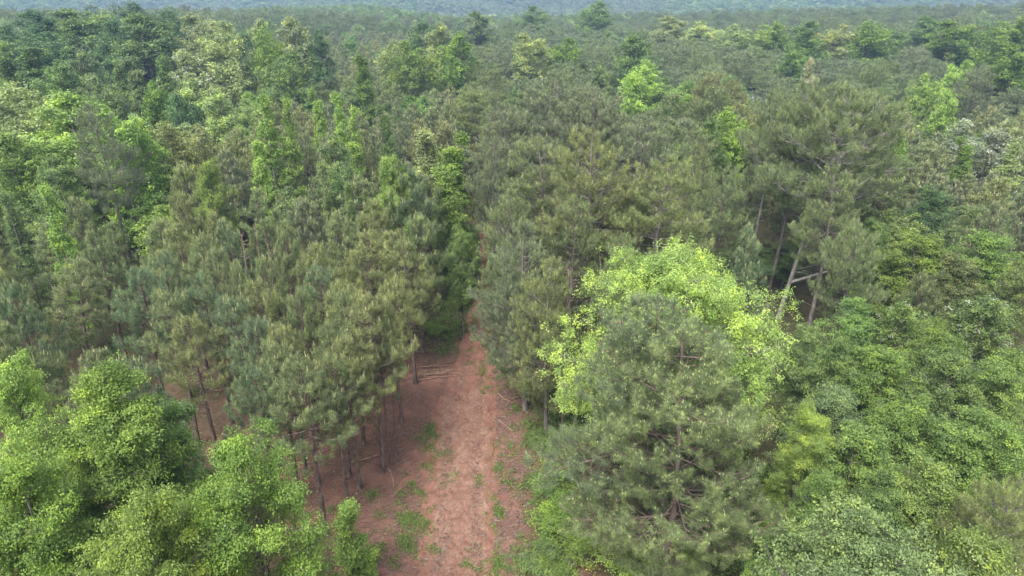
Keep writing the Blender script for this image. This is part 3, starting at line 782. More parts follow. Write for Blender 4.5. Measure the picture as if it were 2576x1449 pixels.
# the pine with the pale trunk on the left, and other odd ones
put('old', 225, 262, 62, 2.9, 'pineg', 'pine with pale curved trunk standing before the large rich green tree', idx=2, vis=120)
put('old', 2455, 165, 118, 4.4, 'pineg', 'flat layered dark pine with pale trunk near the right edge', idx=0, vis=60)
dead = [(600, 585, 47.5, 1.8, 0), (640, 560, 49, 1.6, 1), (665, 610, 46, 1.5, 0), (575, 600, 48, 1.2, 1), (1430, 655, 40, 2.2, 2)]
dl = ['bare reddish dead tree at the left of the dark gap in the pines', 'tallest bare dead tree in the dark gap in the pines',
      'bare dead tree at the right of the dark gap in the pines', 'thin bare dead tree at the far left of the dark gap in the pines',
      'bare grey tree with spreading twigs left above the yellow green tree']
for (u, v, D, R, i), lb in zip(dead, dl):
    put('dead', u, v, D, R, 'pine', lb, cat='dead tree', name='dead_tree', idx=i, vis=110)

# bushes along the track, by the pixel of their foot
BU = [(1372, 905, 1.1, 1.4, 'lush', 'green bush on the right verge beside the cut pole pile'),
      (1368, 1000, 1.1, 1.3, 'lush', 'leafy bush on the right verge under the pine branches'),
      (1362, 1120, 1.1, 1.3, 'mid', 'dark green bush on the right verge halfway down the clay'),
      (1385, 1230, 1.4, 1.6, 'mid', 'bush below the overhanging foreground pine on the right verge'),
      (1420, 1330, 1.7, 2.0, 'lush', 'large leafy bush at the foot of the foreground pine'),
      (1352, 1425, 1.3, 1.4, 'mid', 'thin bush at the bottom edge right of the clay'),
      (1420, 1430, 1.6, 1.9, 'lush', 'bright bush at the bottom edge left of the thick pine trunk'),
      (1560, 1440, 1.6, 2.0, 'bright', 'bright green bush at the bottom edge below the pine trunks'),
      (1700, 1445, 1.5, 1.5, 'bright', 'bright green bush in front of the thick pine trunk'),
      (1440, 1180, 1.6, 2.6, 'lush', 'tall bush seen through the foreground pine branches'),
      (1500, 1010, 1.6, 2.6, 'lush', 'tall green bush behind the foreground pine'),
      (1330, 870, 1.5, 2.4, 'mid', 'green bush where the right verge enters the tunnel'),
      (1298, 800, 1.6, 3.2, 'mid', 'dark bush at the right foot of the tunnel mouth'),
      (1282, 745, 1.6, 3.6, 'mid', 'dark bush inside the tunnel on the right'),
      (1135, 770, 1.1, 1.0, 'lush', 'bright low bush on the left verge by the tunnel mouth'),
      (1095, 835, 1.2, 0.9, 'lush', 'spreading low bush left of the track below the tunnel pines'),
      (1165, 715, 1.2, 2.4, 'mid', 'tall dark bush inside the tunnel on the left'),
      (1150, 660, 1.4, 3.0, 'mid', 'tallest dark bush deep in the tunnel on the left'),
      (1262, 690, 1.2, 2.4, 'mid', 'dark leafy bush deep in the tunnel on the right')]
for i, (u, v, R, H, col, lab) in enumerate(BU):
    x, y = at_height(u, v, 0)
    pr = PR['bush'][i % 3]
    placed.append((x, y, R * 0.5, u, v, 5, y, 2))
    tree(pr, x, y, 0, R / pr['R'], H / pr['H'], rnd.uniform(0, 6.28), jitter(C[col], 0.1), 'bush', lab, 'bush')

# ------------------------------------------------------------------ filling the wood
grid = {}
def gput(x, y, R):
    grid.setdefault((int(x // 8), int(y // 8)), []).append((x, y, R))
for p in placed: gput(p[0], p[1], p[2])
def crowded(x, y, R, k):
    gx, gy = int(x // 8), int(y // 8)
    for i in (-1, 0, 1):
        for j in (-1, 0, 1):
            for (a, b, r) in grid.get((gx + i, gy + j), ()):
                if (a - x) ** 2 + (b - y) ** 2 < ((r + R) * k) ** 2: return True
    return False

TRACK = [(1449, 1065, 1245), (1300, 1072, 1240), (1150, 1088, 1240), (1050, 1092, 1238), (980, 1125, 1240), (900, 1158, 1243), (850, 1172, 1243),
         (800, 1182, 1238), (760, 1192, 1236), (710, 1206, 1232), (660, 1211, 1228), (600, 1212, 1226), (500, 1206, 1218)]
def track_uv(v):
    vs = [t[0] for t in TRACK][::-1]
    return np.interp(v, vs, [t[1] for t in TRACK][::-1]), np.interp(v, vs, [t[2] for t in TRACK][::-1])

def zone(u, v):
    """what grows where: kind and colour for a crown whose top is seen at u, v"""
    q = rnd.random()
    if v < 75:
        if q < 0.42: return 'broad', rnd.choice(['mid', 'lush', 'dark', 'pale', 'olive'])
        return 'old', rnd.choice(['pineg', 'pine', 'pineg'])
    if u < 640 and 120 < v < 330:
        if q < 0.62: return 'broad', rnd.choice(['mid', 'lush', 'bright', 'fresh', 'pale'])
        return 'pine', rnd.choice(['pineg', 'pineo', 'pineg'])
    if u < 640 and v <= 120: 
        if q < 0.7: return 'broad', rnd.choice(['dark', 'mid', 'mid'])
        return 'pine', 'pineg'
    if u < 420 and v < 470:
        if q < 0.70: return 'broad', rnd.choice(['lush', 'bright', 'lush', 'mid'])
        return 'pine', rnd.choice(['pine', 'pineg'])
    if u > 1950 and v > 690:
        return 'broad', rnd.choice(['fresh', 'mid', 'fresh', 'blue', 'mid'])
    if u > 1650 and v < 130:
        if q < 0.42: return 'broad', rnd.choice(['mid', 'lush', 'blue', 'pale'])
        return 'old', 'pineg'
    if u > 1250 and v < 260:
        if q < 0.10: return 'broad', rnd.choice(['mid', 'blue', 'dark'])
        return 'old', rnd.choice(['pineg', 'pineg', 'pine'])
    if 1180 < u < 1900 and v < 760:
        if q < 0.04: return 'broad', 'mid'
        return 'old', rnd.choice(['pine', 'pineg', 'pineo'])
    if q < 0.08 and v > 100: return 'broad', rnd.choice(['mid', 'lush', 'blue'])
    if v > 520: return 'pine', rnd.choice(['pine', 'pineb', 'pine', 'pineo'])
    return 'pine', rnd.choice(['pineg', 'pineg', 'pine', 'pineo'])

fill = []
def blocked(x, y, z0, H, R, D):
    ub, vb, _ = proj(x, y, z0)
    u, v, dep = proj(x, y, z0 + H)
    Rp = FPX * R / dep
    if u < -Rp - 300 or u > 2576 + Rp + 300: return True
    if D < 120:
        # the open clay and the track
        l, r = track_uv(vb)
        m = 26 if vb < 760 else 40
        if vb < 1000 and l - m - Rp * 0.55 < ub < r + m + Rp * 0.55 and vb > 690: return True
        if y < 66 and 1190 < ub < 1232: return True
        if 60 < y < 98 and abs(u - 1200) < 12 + Rp * 0.45: return True
        if vb > 845 and 930 < ub < 1335: return True
        if vb > 700 and 1040 < ub < 1300: return True
        if vb > 1000 and ub >= 470 and (vb > 1330 or (vb > 1230 and (int(x * 3) + int(y * 5)) % 3 == 0)): return True
        if vb > 1010 and 1900 < ub < 2700: return True
        if vb > 860 and 1300 < ub < 1900: return True
        # dark gap with the dead trees
        if 540 < u < 715 and 560 < v < 760: return True
    # the glimpse of a white roof
    if D < 172 and abs(u - 1897) < Rp * 0.5 + 8 and v < 246: return True
    for (a, b, pr_, pu, pv, pR, pD, vis) in placed:
        if pD > D + 1.0 and abs(pu - u) < pR * 0.75 + Rp * 0.35 and v < pv + vis and vb > pv: return True
    return False

y = 27.0
cands = []
rg = random.Random(11)
while y < 330:
    step = 2.9 + 0.9 * min(1, max(0, (y - 120) / 150)) + 0.0
    half = 0.80 * y + 8
    x = -half
    while x < half:
        cands.append((x + rg.uniform(-1, 1) * step * 0.42, y + rg.uniform(-1, 1) * step * 0.42))
        x += step
    y += step
cands.sort(key=lambda c: c[1])
rnd = random.Random(21)
for (x, y) in cands:
    z0 = float(terrain(x, y))
    H = 11.8 + rnd.uniform(-1.8, 1.6) + 0.8 * math.sin(x * 0.11) * math.cos(y * 0.09)
    u, v, dep = proj(x, y, z0 + H)
    kind, col = zone(u, v)
    if kind == 'old':
        H += rnd.uniform(1.0, 4.5) * (1 if y > 90 else 0.7); R = rnd.uniform(3.2, 4.9) * (1.15 if y > 100 else 1)
        sp = 0.60
    elif kind == 'broad':
        if v > 700 and u > 1950: H = rnd.uniform(7, 10.5); R = rnd.uniform(1.9, 2.8)
        else: H += rnd.uniform(-1, 3.0) * (1 if y > 70 else 0.2); R = rnd.uniform(2.6, 4.4) * (1.3 if y > 110 else 0.95)
        sp = 0.58
    else:
        R = rnd.uniform(2.2, 3.1); sp = 0.74 if y < 75 else 0.64
    if crowded(x, y, R, sp): continue
    if blocked(x, y, z0, H, R, y):
        if blocked(x, y, z0, H * 0.78, R, y): continue
        H *= 0.78; R *= 0.85
    gput(x, y, R)
    fill.append((x, y, z0, H, R, kind, col))
print('fill', len(fill), 'placed', len(placed))

LM = [(912, 180, 'the large conical green tree'), (688, 290, 'the bright poplar like pair'), (175, 290, 'the large rich green tree'), (1190, 540, 'the tree tunnel'),
      (1700, 690, 'the yellow green tree'), (1385, 215, 'the highest round headed pine'), (2010, 400, 'the very large pine'), (1110, 940, 'the cut pole pile'),
      (970, 1080, 'the trunk cluster'), (630, 650, 'the dark gap'), (1602, 110, 'the large domed green tree'), (2490, 330, 'the flowering clearing'),
      (2275, 780, 'the left blossoming tree'), (2480, 770, 'the right blossoming tree'), (590, 1110, 'the pointed foreground tree'), (235, 960, 'the left foreground broadleaf'),
      (1120, 90, 'the tall bright centre back tree'), (495, 60, 'the creamy budding tree'), (735, 70, 'the pinkish cream tree'), (115, 480, 'the small bright left tree'),
      (445, 160, 'the whitish blossoming tree'), (355, 70, 'the largest back row dome'), (2410, 90, 'the largest round back crown'), (2005, 130, 'the saturated green tree'),
      (1510, 390, 'the tall olive pine'), (1680, 450, 'the yellow tinged rounded pine'), (1050, 500, 'the dense tunnel pine'), (500, 230, 'the yellow green pair'),
      (1335, 110, 'the wide yellow green back tree'), (1840, 290, 'the green rounded tree'), (2270, 345, 'the lone yellow green tree'), (2500, 620, 'the bright right edge tree'),
      (820, 240, 'the thin bright trees'), (225, 330, 'the pale trunked pine'), (400, 640, 'the middle of the left pines'), (860, 640, 'the middle of the candled pines'),
      (120, 700, 'the left edge pines')]
def relation(u, v):
    best = min(LM, key=lambda l: (l[0] - u) ** 2 + ((l[1] - v) * 1.5) ** 2)
    du, dv = u - best[0], v - best[1]
    hx = 'right' if du > 0 else 'left'; vx = 'below' if dv > 0 else 'above'
    if abs(du) > 2.2 * abs(dv): w = hx + ' of'
    elif abs(dv) > 2.2 * abs(du): w = vx
    else: w = vx + ' and ' + hx + ' of'
    return w, best[2], math.hypot(du, dv)
RANK = ['nearest', 'second nearest', 'third nearest', 'fourth nearest', 'fifth nearest', 'sixth nearest', 'seventh nearest', 'eighth nearest', 'ninth nearest', 'tenth nearest', 'eleventh nearest', 'twelfth nearest', 'thirteenth nearest', 'fourteenth nearest', 'fifteenth nearest', 'sixteenth nearest', 'seventeenth nearest', 'eighteenth nearest']

SHADE = dict(fresh='fresh green', pine='green', pineb='blue green', pineo='olive', pineg='grey green', lush='fresh green', bright='bright green', mid='mid green', dark='dark green', pale='pale green',
             olive='olive green', blue='bluish green', cream='cream')
n_p = n_b = 0
labelled = []
stuff_pts = []
n_pine_placed = sum(1 for o in COL.objects if o.get('category') == 'pine')
for (x, y, z0, H, R, kind, col) in fill:
    u, v, dep = proj(x, y, z0 + H)
    Rp = FPX * R / dep
    isp = kind != 'broad'
    if (isp and n_p < 292 - n_pine_placed) or (not isp and n_b < 150 and y < 200):
        if isp: n_p += 1
        else: n_b += 1
        near = y < 58
        if kind == 'pine': k = 'pine' if near else 'pine_mid'
        elif kind == 'old': k = 'old' if near else 'old_mid'
        else: k = 'broad' if near else 'broad_mid'
        pr = PR[k][rnd.randrange(len(PR[k]))]
        rel, lm, dd_ = relation(u, min(v + Rp * 0.5, 1400))
        w = ('young ' if kind == 'pine' else 'rounded ') if isp else ''
        noun = 'pine' if isp else 'broadleaf tree'
        e = tree(pr, x, y, z0, R / pr['R'], H / pr['H'], rnd.uniform(0, 6.28), jitter(C[col], 0.10 if isp else 0.2), 'pine_tree' if isp else 'broadleaf_tree', '', 'pine' if isp else 'tree')
        labelled.append((w + SHADE[col] + ' ' + noun, rel + ' ' + lm, dd_, e))
    else:
        stuff_pts.append((x, y, z0, R, H, kind, jitter(C[col], 0.10)))
byl = {}
for w, rl, dd_, e in labelled: byl.setdefault((w, rl), []).append((dd_, e))
for (w, rl), lst in byl.items():
    lst.sort(key=lambda q: q[0])
    for k, (dd_, e) in enumerate(lst):
        e['label'] = w + ' ' + rl if len(lst) == 1 else (w + ', ' + RANK[min(k, 17)] + ' ' + rl)
        e['group'] = ('pines' if 'pine' in w.split() else 'broadleaf trees') + ' of the wood ' + rl
print('individual fill pines', n_p, 'broad', n_b, 'stuff', len(stuff_pts))

# ------------------------------------------------------------------ the far wood: too many to count
PRF = []
PRF += [make_pine('far_pine', 400 + i, 12.0, 0.4, 2.2, nd=13, nw=0.07, nl=0.32, candle=0.4, wood_min=0.03, cand_r=0.04, keep=0.8, leafmat=M_FAR) for i in range(3)]
PRF += [make_pine('far_old', 410 + i, 17.0, 0.45, 4.0, old=True, nd=10, nw=0.10, nl=0.36, candle=0.06, wood_min=0.04, cand_r=0.03, keep=0.6, leafmat=M_FAR) for i in range(3)]
PRF += [make_broad('far_broad', 420 + i, 16.0, 0.2, 4.5, [prof_dome, prof_round, prof_dome][i], nb=38, spr=16, lv=9, ls=0.42, br=0.30, sp_r=0.6, twigs=False, leafmat=M_FAR) for i in range(3)]
PRF += [make_broad('distant_crown', 430 + i, 16.0, 0.3, 5.0, prof_dome, nb=16, spr=12, lv=6, ls=0.9, br=0.40, sp_r=0.9, twigs=False, leafmat=M_FAR) for i in range(2)]
PRF += [make_pine('mid_pine', 440 + i, 12.0, 0.40, 2.2, nd=24, nw=0.036, nl=0.27, candle=0.5, wood_min=0.02, cand_r=0.028, leafmat=M_FAR) for i in range(3)]
PRF += [make_pine('mid_old', 450 + i, 17.0, 0.45, 4.0, old=True, nd=18, nw=0.055, nl=0.29, candle=0.10, wood_min=0.03, cand_r=0.03, leafmat=M_FAR, keep=0.9) for i in range(3)]
src = bpy.data.collections.new('far_sources')
for i, p in enumerate(PRF):
    o = bpy.data.objects.new('f%02d' % i, p['crown'])
    src.objects.link(o)

def scatter(name, pts, label):
    me = bpy.data.meshes.new(name)
    n = len(pts)
    me.vertices.add(n)
    me.vertices.foreach_set('co', np.array([p[:3] for p in pts], np.float32).ravel())
    def attr(nm, ty, vals, key):
        a = me.attributes.new(nm, ty, 'POINT'); a.data.foreach_set(key, np.asarray(vals).ravel())
    attr('sx', 'FLOAT_VECTOR', np.array([p[3] for p in pts], np.float32), 'vector')
    attr('rz', 'FLOAT_VECTOR', np.array([(0, 0, rnd.uniform(0, 6.28)) for p in pts], np.float32), 'vector')
    attr('idx', 'INT', np.array([p[4] for p in pts], np.int32), 'value')
    attr('tone', 'FLOAT_VECTOR', np.array([p[5] for p in pts], np.float32), 'vector')
    o = bpy.data.objects.new(name, me); COL.objects.link(o)
    o['kind'] = 'stuff'; o['label'] = label; o['category'] = 'wood'
    ng = bpy.data.node_groups.new(name, 'GeometryNodeTree')
    ng.interface.new_socket('Geometry', in_out='INPUT', socket_type='NodeSocketGeometry')
    ng.interface.new_socket('Geometry', in_out='OUTPUT', socket_type='NodeSocketGeometry')
    N, L = ng.nodes, ng.links
    gi = N.new('NodeGroupInput'); go = N.new('NodeGroupOutput')
    ip = N.new('GeometryNodeInstanceOnPoints'); ci = N.new('GeometryNodeCollectionInfo')
    ci.inputs['Collection'].default_value = src; ci.inputs['Separate Children'].default_value = True; ci.inputs['Reset Children'].default_value = True
    def na(nm, ty):
        a = N.new('GeometryNodeInputNamedAttribute'); a.data_type = ty; a.inputs['Name'].default_value = nm; return a.outputs[0]
    ip.inputs['Pick Instance'].default_value = True
    L.new(gi.outputs[0], ip.inputs['Points']); L.new(ci.outputs[0], ip.inputs['Instance'])
    L.new(na('idx', 'INT'), ip.inputs['Instance Index'])
    er = N.new('FunctionNodeEulerToRotation'); L.new(na('rz', 'FLOAT_VECTOR'), er.inputs[0])
    L.new(er.outputs[0], ip.inputs['Rotation']); L.new(na('sx', 'FLOAT_VECTOR'), ip.inputs['Scale'])
    L.new(ip.outputs[0], go.inputs[0])
    md = o.modifiers.new('scatter', 'NODES'); md.node_group = ng
    return o

fp, fb, dp = [], [], []
for (x, y, z0, R, H, kind, col) in stuff_pts:
    if kind == 'broad':
        i = 6 + rnd.randrange(3); s = R / 4.5; fb.append((x, y, z0, (s, s, H / 16.0), i, col))
    elif kind == 'old':
        i = (14 if y < 150 else 3) + rnd.randrange(3); s = R / 4.0; fp.append((x, y, z0, (s, s, H / 17.0), i, col))
    else:
        i = (11 if y < 130 else 0) + rnd.randrange(3); s = R / 2.2; fp.append((x, y, z0, (s, s, H / 12.0), i, col))
# beyond
y = 330.0
while y < 3600:
    step = 5.2 if y < 700 else 8.5 if y < 1300 else 15 if y < 2200 else 24
    half = 0.80 * y
    x = -half
    while x < half:
        xx = x + rg.uniform(-.45, .45) * step; yy = y + rg.uniform(-.45, .45) * step
        z0 = float(terrain(xx, yy))
        cl = math.sin(xx * 0.013 + yy * 0.004) + math.sin(yy * 0.009 - xx * 0.006 + 2) + rg.uniform(-0.8, 0.8)
        br = cl > 0.35
        col = jitter(C[rnd.choice(['mid', 'lush', 'pale', 'blue', 'mid', 'olive'] if br else ['pineg', 'pineg', 'pine'])], 0.15)
        R = rg.uniform(3.2, 5.0); H = rg.uniform(12, 17)
        if y < 700:
            if br: fb.append((xx, yy, z0, (R / 4.5, R / 4.5, H / 16), 6 + rnd.randrange(3), col))
            else: fp.append((xx, yy, z0, (R / 4.4, R / 4.4, H / 17), 3 + rnd.randrange(3), col))
        else:
            s = step / 5.2 * rg.uniform(0.7, 1.25)
            dp.append((xx, yy, z0, (s, s, rg.uniform(0.8, 1.15)), 9 + rnd.randrange(2), col))
        x += step
    y += step
print('far', len(fp), len(fb), len(dp))
scatter('far_pine_wood', fp, 'grey green pine wood stretching back towards the blue distance')
scatter('far_broadleaf_wood', fb, 'lighter green broadleaf crowns scattered through the far pine wood')
scatter('distant_forest', dp, 'blue hazy forest on the distant hills along the top edge')

# ------------------------------------------------------------------ ground
def ground_mat():
    m, N, L = new_mat('forest_floor')
    out = N.new('ShaderNodeOutputMaterial'); bs = N.new('ShaderNodeBsdfPrincipled'); bs.inputs['Roughness'].default_value = 0.95
    bs.inputs['Specular IOR Level'].default_value = 0.1
    tc = N.new('ShaderNodeTexCoord')
    def noise(sc_, det=6, dist=0.0, rough=0.6):
        n = N.new('ShaderNodeTexNoise'); n.inputs['Scale'].default_value = sc_; n.inputs['Detail'].default_value = det
        n.inputs['Distortion'].default_value = dist; n.inputs['Roughness'].default_value = rough
        L.new(tc.outputs['Object'], n.inputs['Vector']); return n
    def ramp(src_, stops):
        r = N.new('ShaderNodeValToRGB'); e = r.color_ramp.elements
        while len(e) < len(stops): e.new(0.5)
        for k, (p, c) in enumerate(stops): e[k].position = p; e[k].color = (*c, 1)
        L.new(src_, r.inputs[0]); return r
    straw = ramp(noise(7.0, 8, 0.8).outputs['Fac'], [(0.3, (0.085, 0.050, 0.038)), (0.5, (0.150, 0.083, 0.063)), (0.66, (0.23, 0.14, 0.108))])
    clay = ramp(noise(1.1, 8, 0.5).outputs['Fac'], [(0.3, (0.17, 0.082, 0.060)), (0.55, (0.245, 0.128, 0.095)), (0.75, (0.35, 0.20, 0.15))])
    mask = ramp(noise(0.33, 5, 0.5).outputs['Fac'], [(0.42, (0, 0, 0)), (0.60, (1, 1, 1))])
    m1 = N.new('ShaderNodeMix'); m1.data_type = 'RGBA'; L.new(mask.outputs[0], m1.inputs['Factor']); L.new(straw.outputs[0], m1.inputs['A']); L.new(clay.outputs[0], m1.inputs['B'])
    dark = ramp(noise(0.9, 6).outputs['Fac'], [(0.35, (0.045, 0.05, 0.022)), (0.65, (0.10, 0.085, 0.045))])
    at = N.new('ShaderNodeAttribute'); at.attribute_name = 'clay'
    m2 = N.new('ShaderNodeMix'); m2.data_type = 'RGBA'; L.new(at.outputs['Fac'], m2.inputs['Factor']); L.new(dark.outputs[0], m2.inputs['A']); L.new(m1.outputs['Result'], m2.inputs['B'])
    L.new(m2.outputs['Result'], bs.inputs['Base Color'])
    nb_ = noise(9, 8, 0.4)
    bp = N.new('ShaderNodeBump'); bp.inputs['Strength'].default_value = 0.7; bp.inputs['Distance'].default_value = 0.10
    L.new(nb_.outputs['Fac'], bp.inputs['Height']); L.new(bp.outputs[0], bs.inputs['Normal'])
    L.new(bs.outputs[0], out.inputs[0])
    return m

def track_mat():
    m, N, L = new_mat('clay_track')
    out = N.new('ShaderNodeOutputMaterial'); bs = N.new('ShaderNodeBsdfPrincipled'); bs.inputs['Roughness'].default_value = 0.95
    bs.inputs['Specular IOR Level'].default_value = 0.1
    tc = N.new('ShaderNodeTexCoord')
    mp = N.new('ShaderNodeMapping'); mp.inputs['Scale'].default_value = (1.0, 0.6, 1); L.new(tc.outputs['Object'], mp.inputs[0])
    def noise(sc_, det=6, dist=0.0):
        n = N.new('ShaderNodeTexNoise'); n.inputs['Scale'].default_value = sc_; n.inputs['Detail'].default_value = det
        n.inputs['Distortion'].default_value = dist; L.new(mp.outputs[0], n.inputs['Vector']); return n
    def ramp(src_, stops):
        r = N.new('ShaderNodeValToRGB'); e = r.color_ramp.elements
        while len(e) < len(stops): e.new(0.5)
        for k, (p, c) in enumerate(stops): e[k].position = p; e[k].color = (*c, 1)
        L.new(src_, r.inputs[0]); return r
    a = ramp(noise(1.6, 9, 0.6).outputs['Fac'], [(0.3, (0.185, 0.098, 0.072)), (0.52, (0.25, 0.146, 0.108)), (0.75, (0.31, 0.20, 0.152))])
    b = ramp(noise(6.5, 6, 1.2).outputs['Fac'], [(0.36, (0.72, 0.66, 0.62)), (0.5, (1, 1, 1)), (0.66, (1.12, 1.1, 1.08))])
    mu = N.new('ShaderNodeMix'); mu.data_type = 'RGBA'; mu.blend_type = 'MULTIPLY'; mu.inputs['Factor'].default_value = 1
    L.new(a.outputs[0], mu.inputs['A']); L.new(b.outputs[0], mu.inputs['B'])
    c_ = ramp(noise(24, 4, 0.3).outputs['Fac'], [(0.30, (0.55, 0.5, 0.47)), (0.42, (1, 1, 1)), (0.66, (1.0, 1.0, 1.0)), (0.74, (1.3, 1.28, 1.25))])
    mu2 = N.new('ShaderNodeMix'); mu2.data_type = 'RGBA'; mu2.blend_type = 'MULTIPLY'; mu2.inputs['Factor'].default_value = 1
    L.new(mu.outputs['Result'], mu2.inputs['A']); L.new(c_.outputs[0], mu2.inputs['B']); mu = mu2
    red = ramp(noise(2.2, 8, 0.4).outputs['Fac'], [(0.3, (0.165, 0.08, 0.058)), (0.7, (0.28, 0.145, 0.105))])
    at = N.new('ShaderNodeAttribute'); at.attribute_name = 'worn'
    nn = noise(1.3, 6, 0.5)
    ad = N.new('ShaderNodeMath'); ad.operation = 'ADD'; L.new(at.outputs['Fac'], ad.inputs[0]); L.new(nn.outputs['Fac'], ad.inputs[1])
    st = N.new('ShaderNodeMapRange'); st.inputs['From Min'].default_value = 0.78; st.inputs['From Max'].default_value = 1.05; L.new(ad.outputs[0], st.inputs['Value'])
    mx = N.new('ShaderNodeMix'); mx.data_type = 'RGBA'; L.new(st.outputs[0], mx.inputs['Factor']); L.new(red.outputs[0], mx.inputs['A']); L.new(mu.outputs['Result'], mx.inputs['B'])
    L.new(mx.outputs['Result'], bs.inputs['Base Color'])
    bp = N.new('ShaderNodeBump'); bp.inputs['Strength'].default_value = 0.8; bp.inputs['Distance'].default_value = 0.12
    bp.inputs['Strength'].default_value = 1.0; L.new(noise(4.5, 9, 0.8).outputs['Fac'], bp.inputs['Height']); L.new(bp.outputs[0], bs.inputs['Normal'])
    L.new(bs.outputs[0], out.inputs[0])
    return m

def sheet(name, X, Y, Z, mat, attr=None, smooth=True):
    ny, nx = X.shape
    V = np.stack([X, Y, Z], -1).reshape(-1, 3)
    i = np.arange(ny - 1)[:, None] * nx; j = np.arange(nx - 1)[None]
    F = np.stack([i + j, i + j + 1, i + nx + j + 1, i + nx + j], -1).reshape(-1, 4)
    mb = MB(); mb.add(V, F); me = mb.mesh(name, [mat])
    if smooth: me.polygons.foreach_set('use_smooth', np.ones(len(me.polygons), bool))
    if attr:
        a = me.attributes.new(attr[0], 'FLOAT', 'POINT'); a.data.foreach_set('value', np.asarray(attr[1], np.float32).ravel())
    o = bpy.data.objects.new(name, me); COL.objects.link(o)
    return o

s = np.linspace(-1, 1, 401); gx = 7.0 * np.sinh(s * 7.2) * (4200 / (7.0 * math.sinh(7.2)))
s = np.linspace(0, 1, 331); gy = -30 + 26.0 * np.sinh(s * 5.9) * (5200 / (26.0 * math.sinh(5.9)))
X, Y = np.meshgrid(gx, gy)
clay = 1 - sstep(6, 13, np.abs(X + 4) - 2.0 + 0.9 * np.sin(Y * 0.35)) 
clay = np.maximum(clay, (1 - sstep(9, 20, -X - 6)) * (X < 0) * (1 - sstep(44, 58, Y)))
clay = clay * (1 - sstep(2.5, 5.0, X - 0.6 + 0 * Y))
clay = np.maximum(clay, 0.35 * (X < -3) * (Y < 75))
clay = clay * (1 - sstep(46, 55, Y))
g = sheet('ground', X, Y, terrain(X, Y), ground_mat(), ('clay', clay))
g['kind'] = 'structure'; g['label'] = 'red pine straw and clay forest floor'

# track: a worn strip following the photographed edges
rn = np.random.default_rng(3)
ys = np.concatenate([np.arange(14, 60, 0.16), np.arange(60, 84, 0.6)])
nx = 60
vv = np.array([proj(0, yy, 0)[1] for yy in ys])
Xs = np.zeros((len(ys), nx)); Ys = np.zeros_like(Xs); Zs = np.zeros_like(Xs); W = np.zeros_like(Xs)
for i, yy in enumerate(ys):
    l, r = track_uv(min(vv[i], 1449))
    dep = proj(0, yy, 0)[2]
    xl, xr = (l - 1288) * dep / FPX, (r - 1288) * dep / FPX
    mg = 0.28 if yy < 60 else 0.2
    ragL = 0.25 * math.sin(yy * 1.3) + 0.18 * math.sin(yy * 3.7 + 1) + rn.normal() * 0.05
    ragR = 0.2 * math.sin(yy * 1.7 + 2) + 0.18 * math.sin(yy * 4.3) + rn.normal() * 0.05
    xx = np.linspace(xl - mg + ragL * mg, xr + mg + ragR * mg, nx)
    Xs[i] = xx; Ys[i] = yy
    q = np.linspace(0, 1, nx)
    edge = np.minimum(q, 1 - q)
    rough = 0.030 * np.sin(yy * 11 + 1.5 * np.sin(xx * 2.5)) * np.exp(-((q - 0.5) / 0.3) ** 2) * 0.6 + 0.022 * np.sin(xx * 9 + yy * 2.1) * np.sin(yy * 5.3 + xx * 3) + 0.01 * np.sin(xx * 23 + yy * 17) + rn.normal(0, 0.004, nx)
    w = 1.0
    rut = -0.09 * (np.exp(-((q - 0.28) / 0.09) ** 2) + np.exp(-((q - 0.72) / 0.09) ** 2)) + 0.02
    Zs[i] = 0.02 + np.clip(edge * 8, 0, 1) * (0.045 + rough + rut * 0.8)
    W[i] = np.clip(edge * 5, 0, 1) * (1.0 if yy < 44 else 0.55) * 0.6
Zs += terrain(Xs, Ys)
p = sheet('path', Xs, Ys, Zs, track_mat(), ('worn', W))
p['kind'] = 'structure'; p['label'] = 'worn pinkish clay track leading into the wood'

# ------------------------------------------------------------------ grass and small plants, litter
def scatter_leaves(name, centers, ls, n_each, sp, color, label, cat):
    rng = np.random.default_rng(77)
    Cc = np.repeat(np.asarray(centers), n_each, 0)
    m = len(Cc)
    c = Cc + rng.normal(0, 1, (m, 3)) * np.array([sp, sp, 0]) + np.array([0, 0, 1]) * rng.random((m, 1)) * sp * 0.9
    nrm = unit(np.array([0, 0, 0.9]) + 0.7 * rng.normal(size=(m, 3)))
    ld = rng.normal(size=(m, 3)); ld = unit(ld - (ld * nrm).sum(1, keepdims=True) * nrm); sd = np.cross(nrm, ld)
    l = ls * rng.uniform(0.5, 1.3, m)[:, None]
    V = np.stack([c - ld * l * .5, c + sd * l * .22, c + ld * l * .5, c - sd * l * .22], 1).reshape(-1, 3)
    mb = MB(); mb.add(V, np.arange(4 * m).reshape(-1, 4), 0, np.repeat(rng.random(m), 4))
    o = bpy.data.objects.new(name, mb.mesh(name, [M_LEAF])); o.color = (*color, 1); COL.objects.link(o)
    o['kind'] = 'stuff'; o['label'] = label; o['category'] = cat
    return o

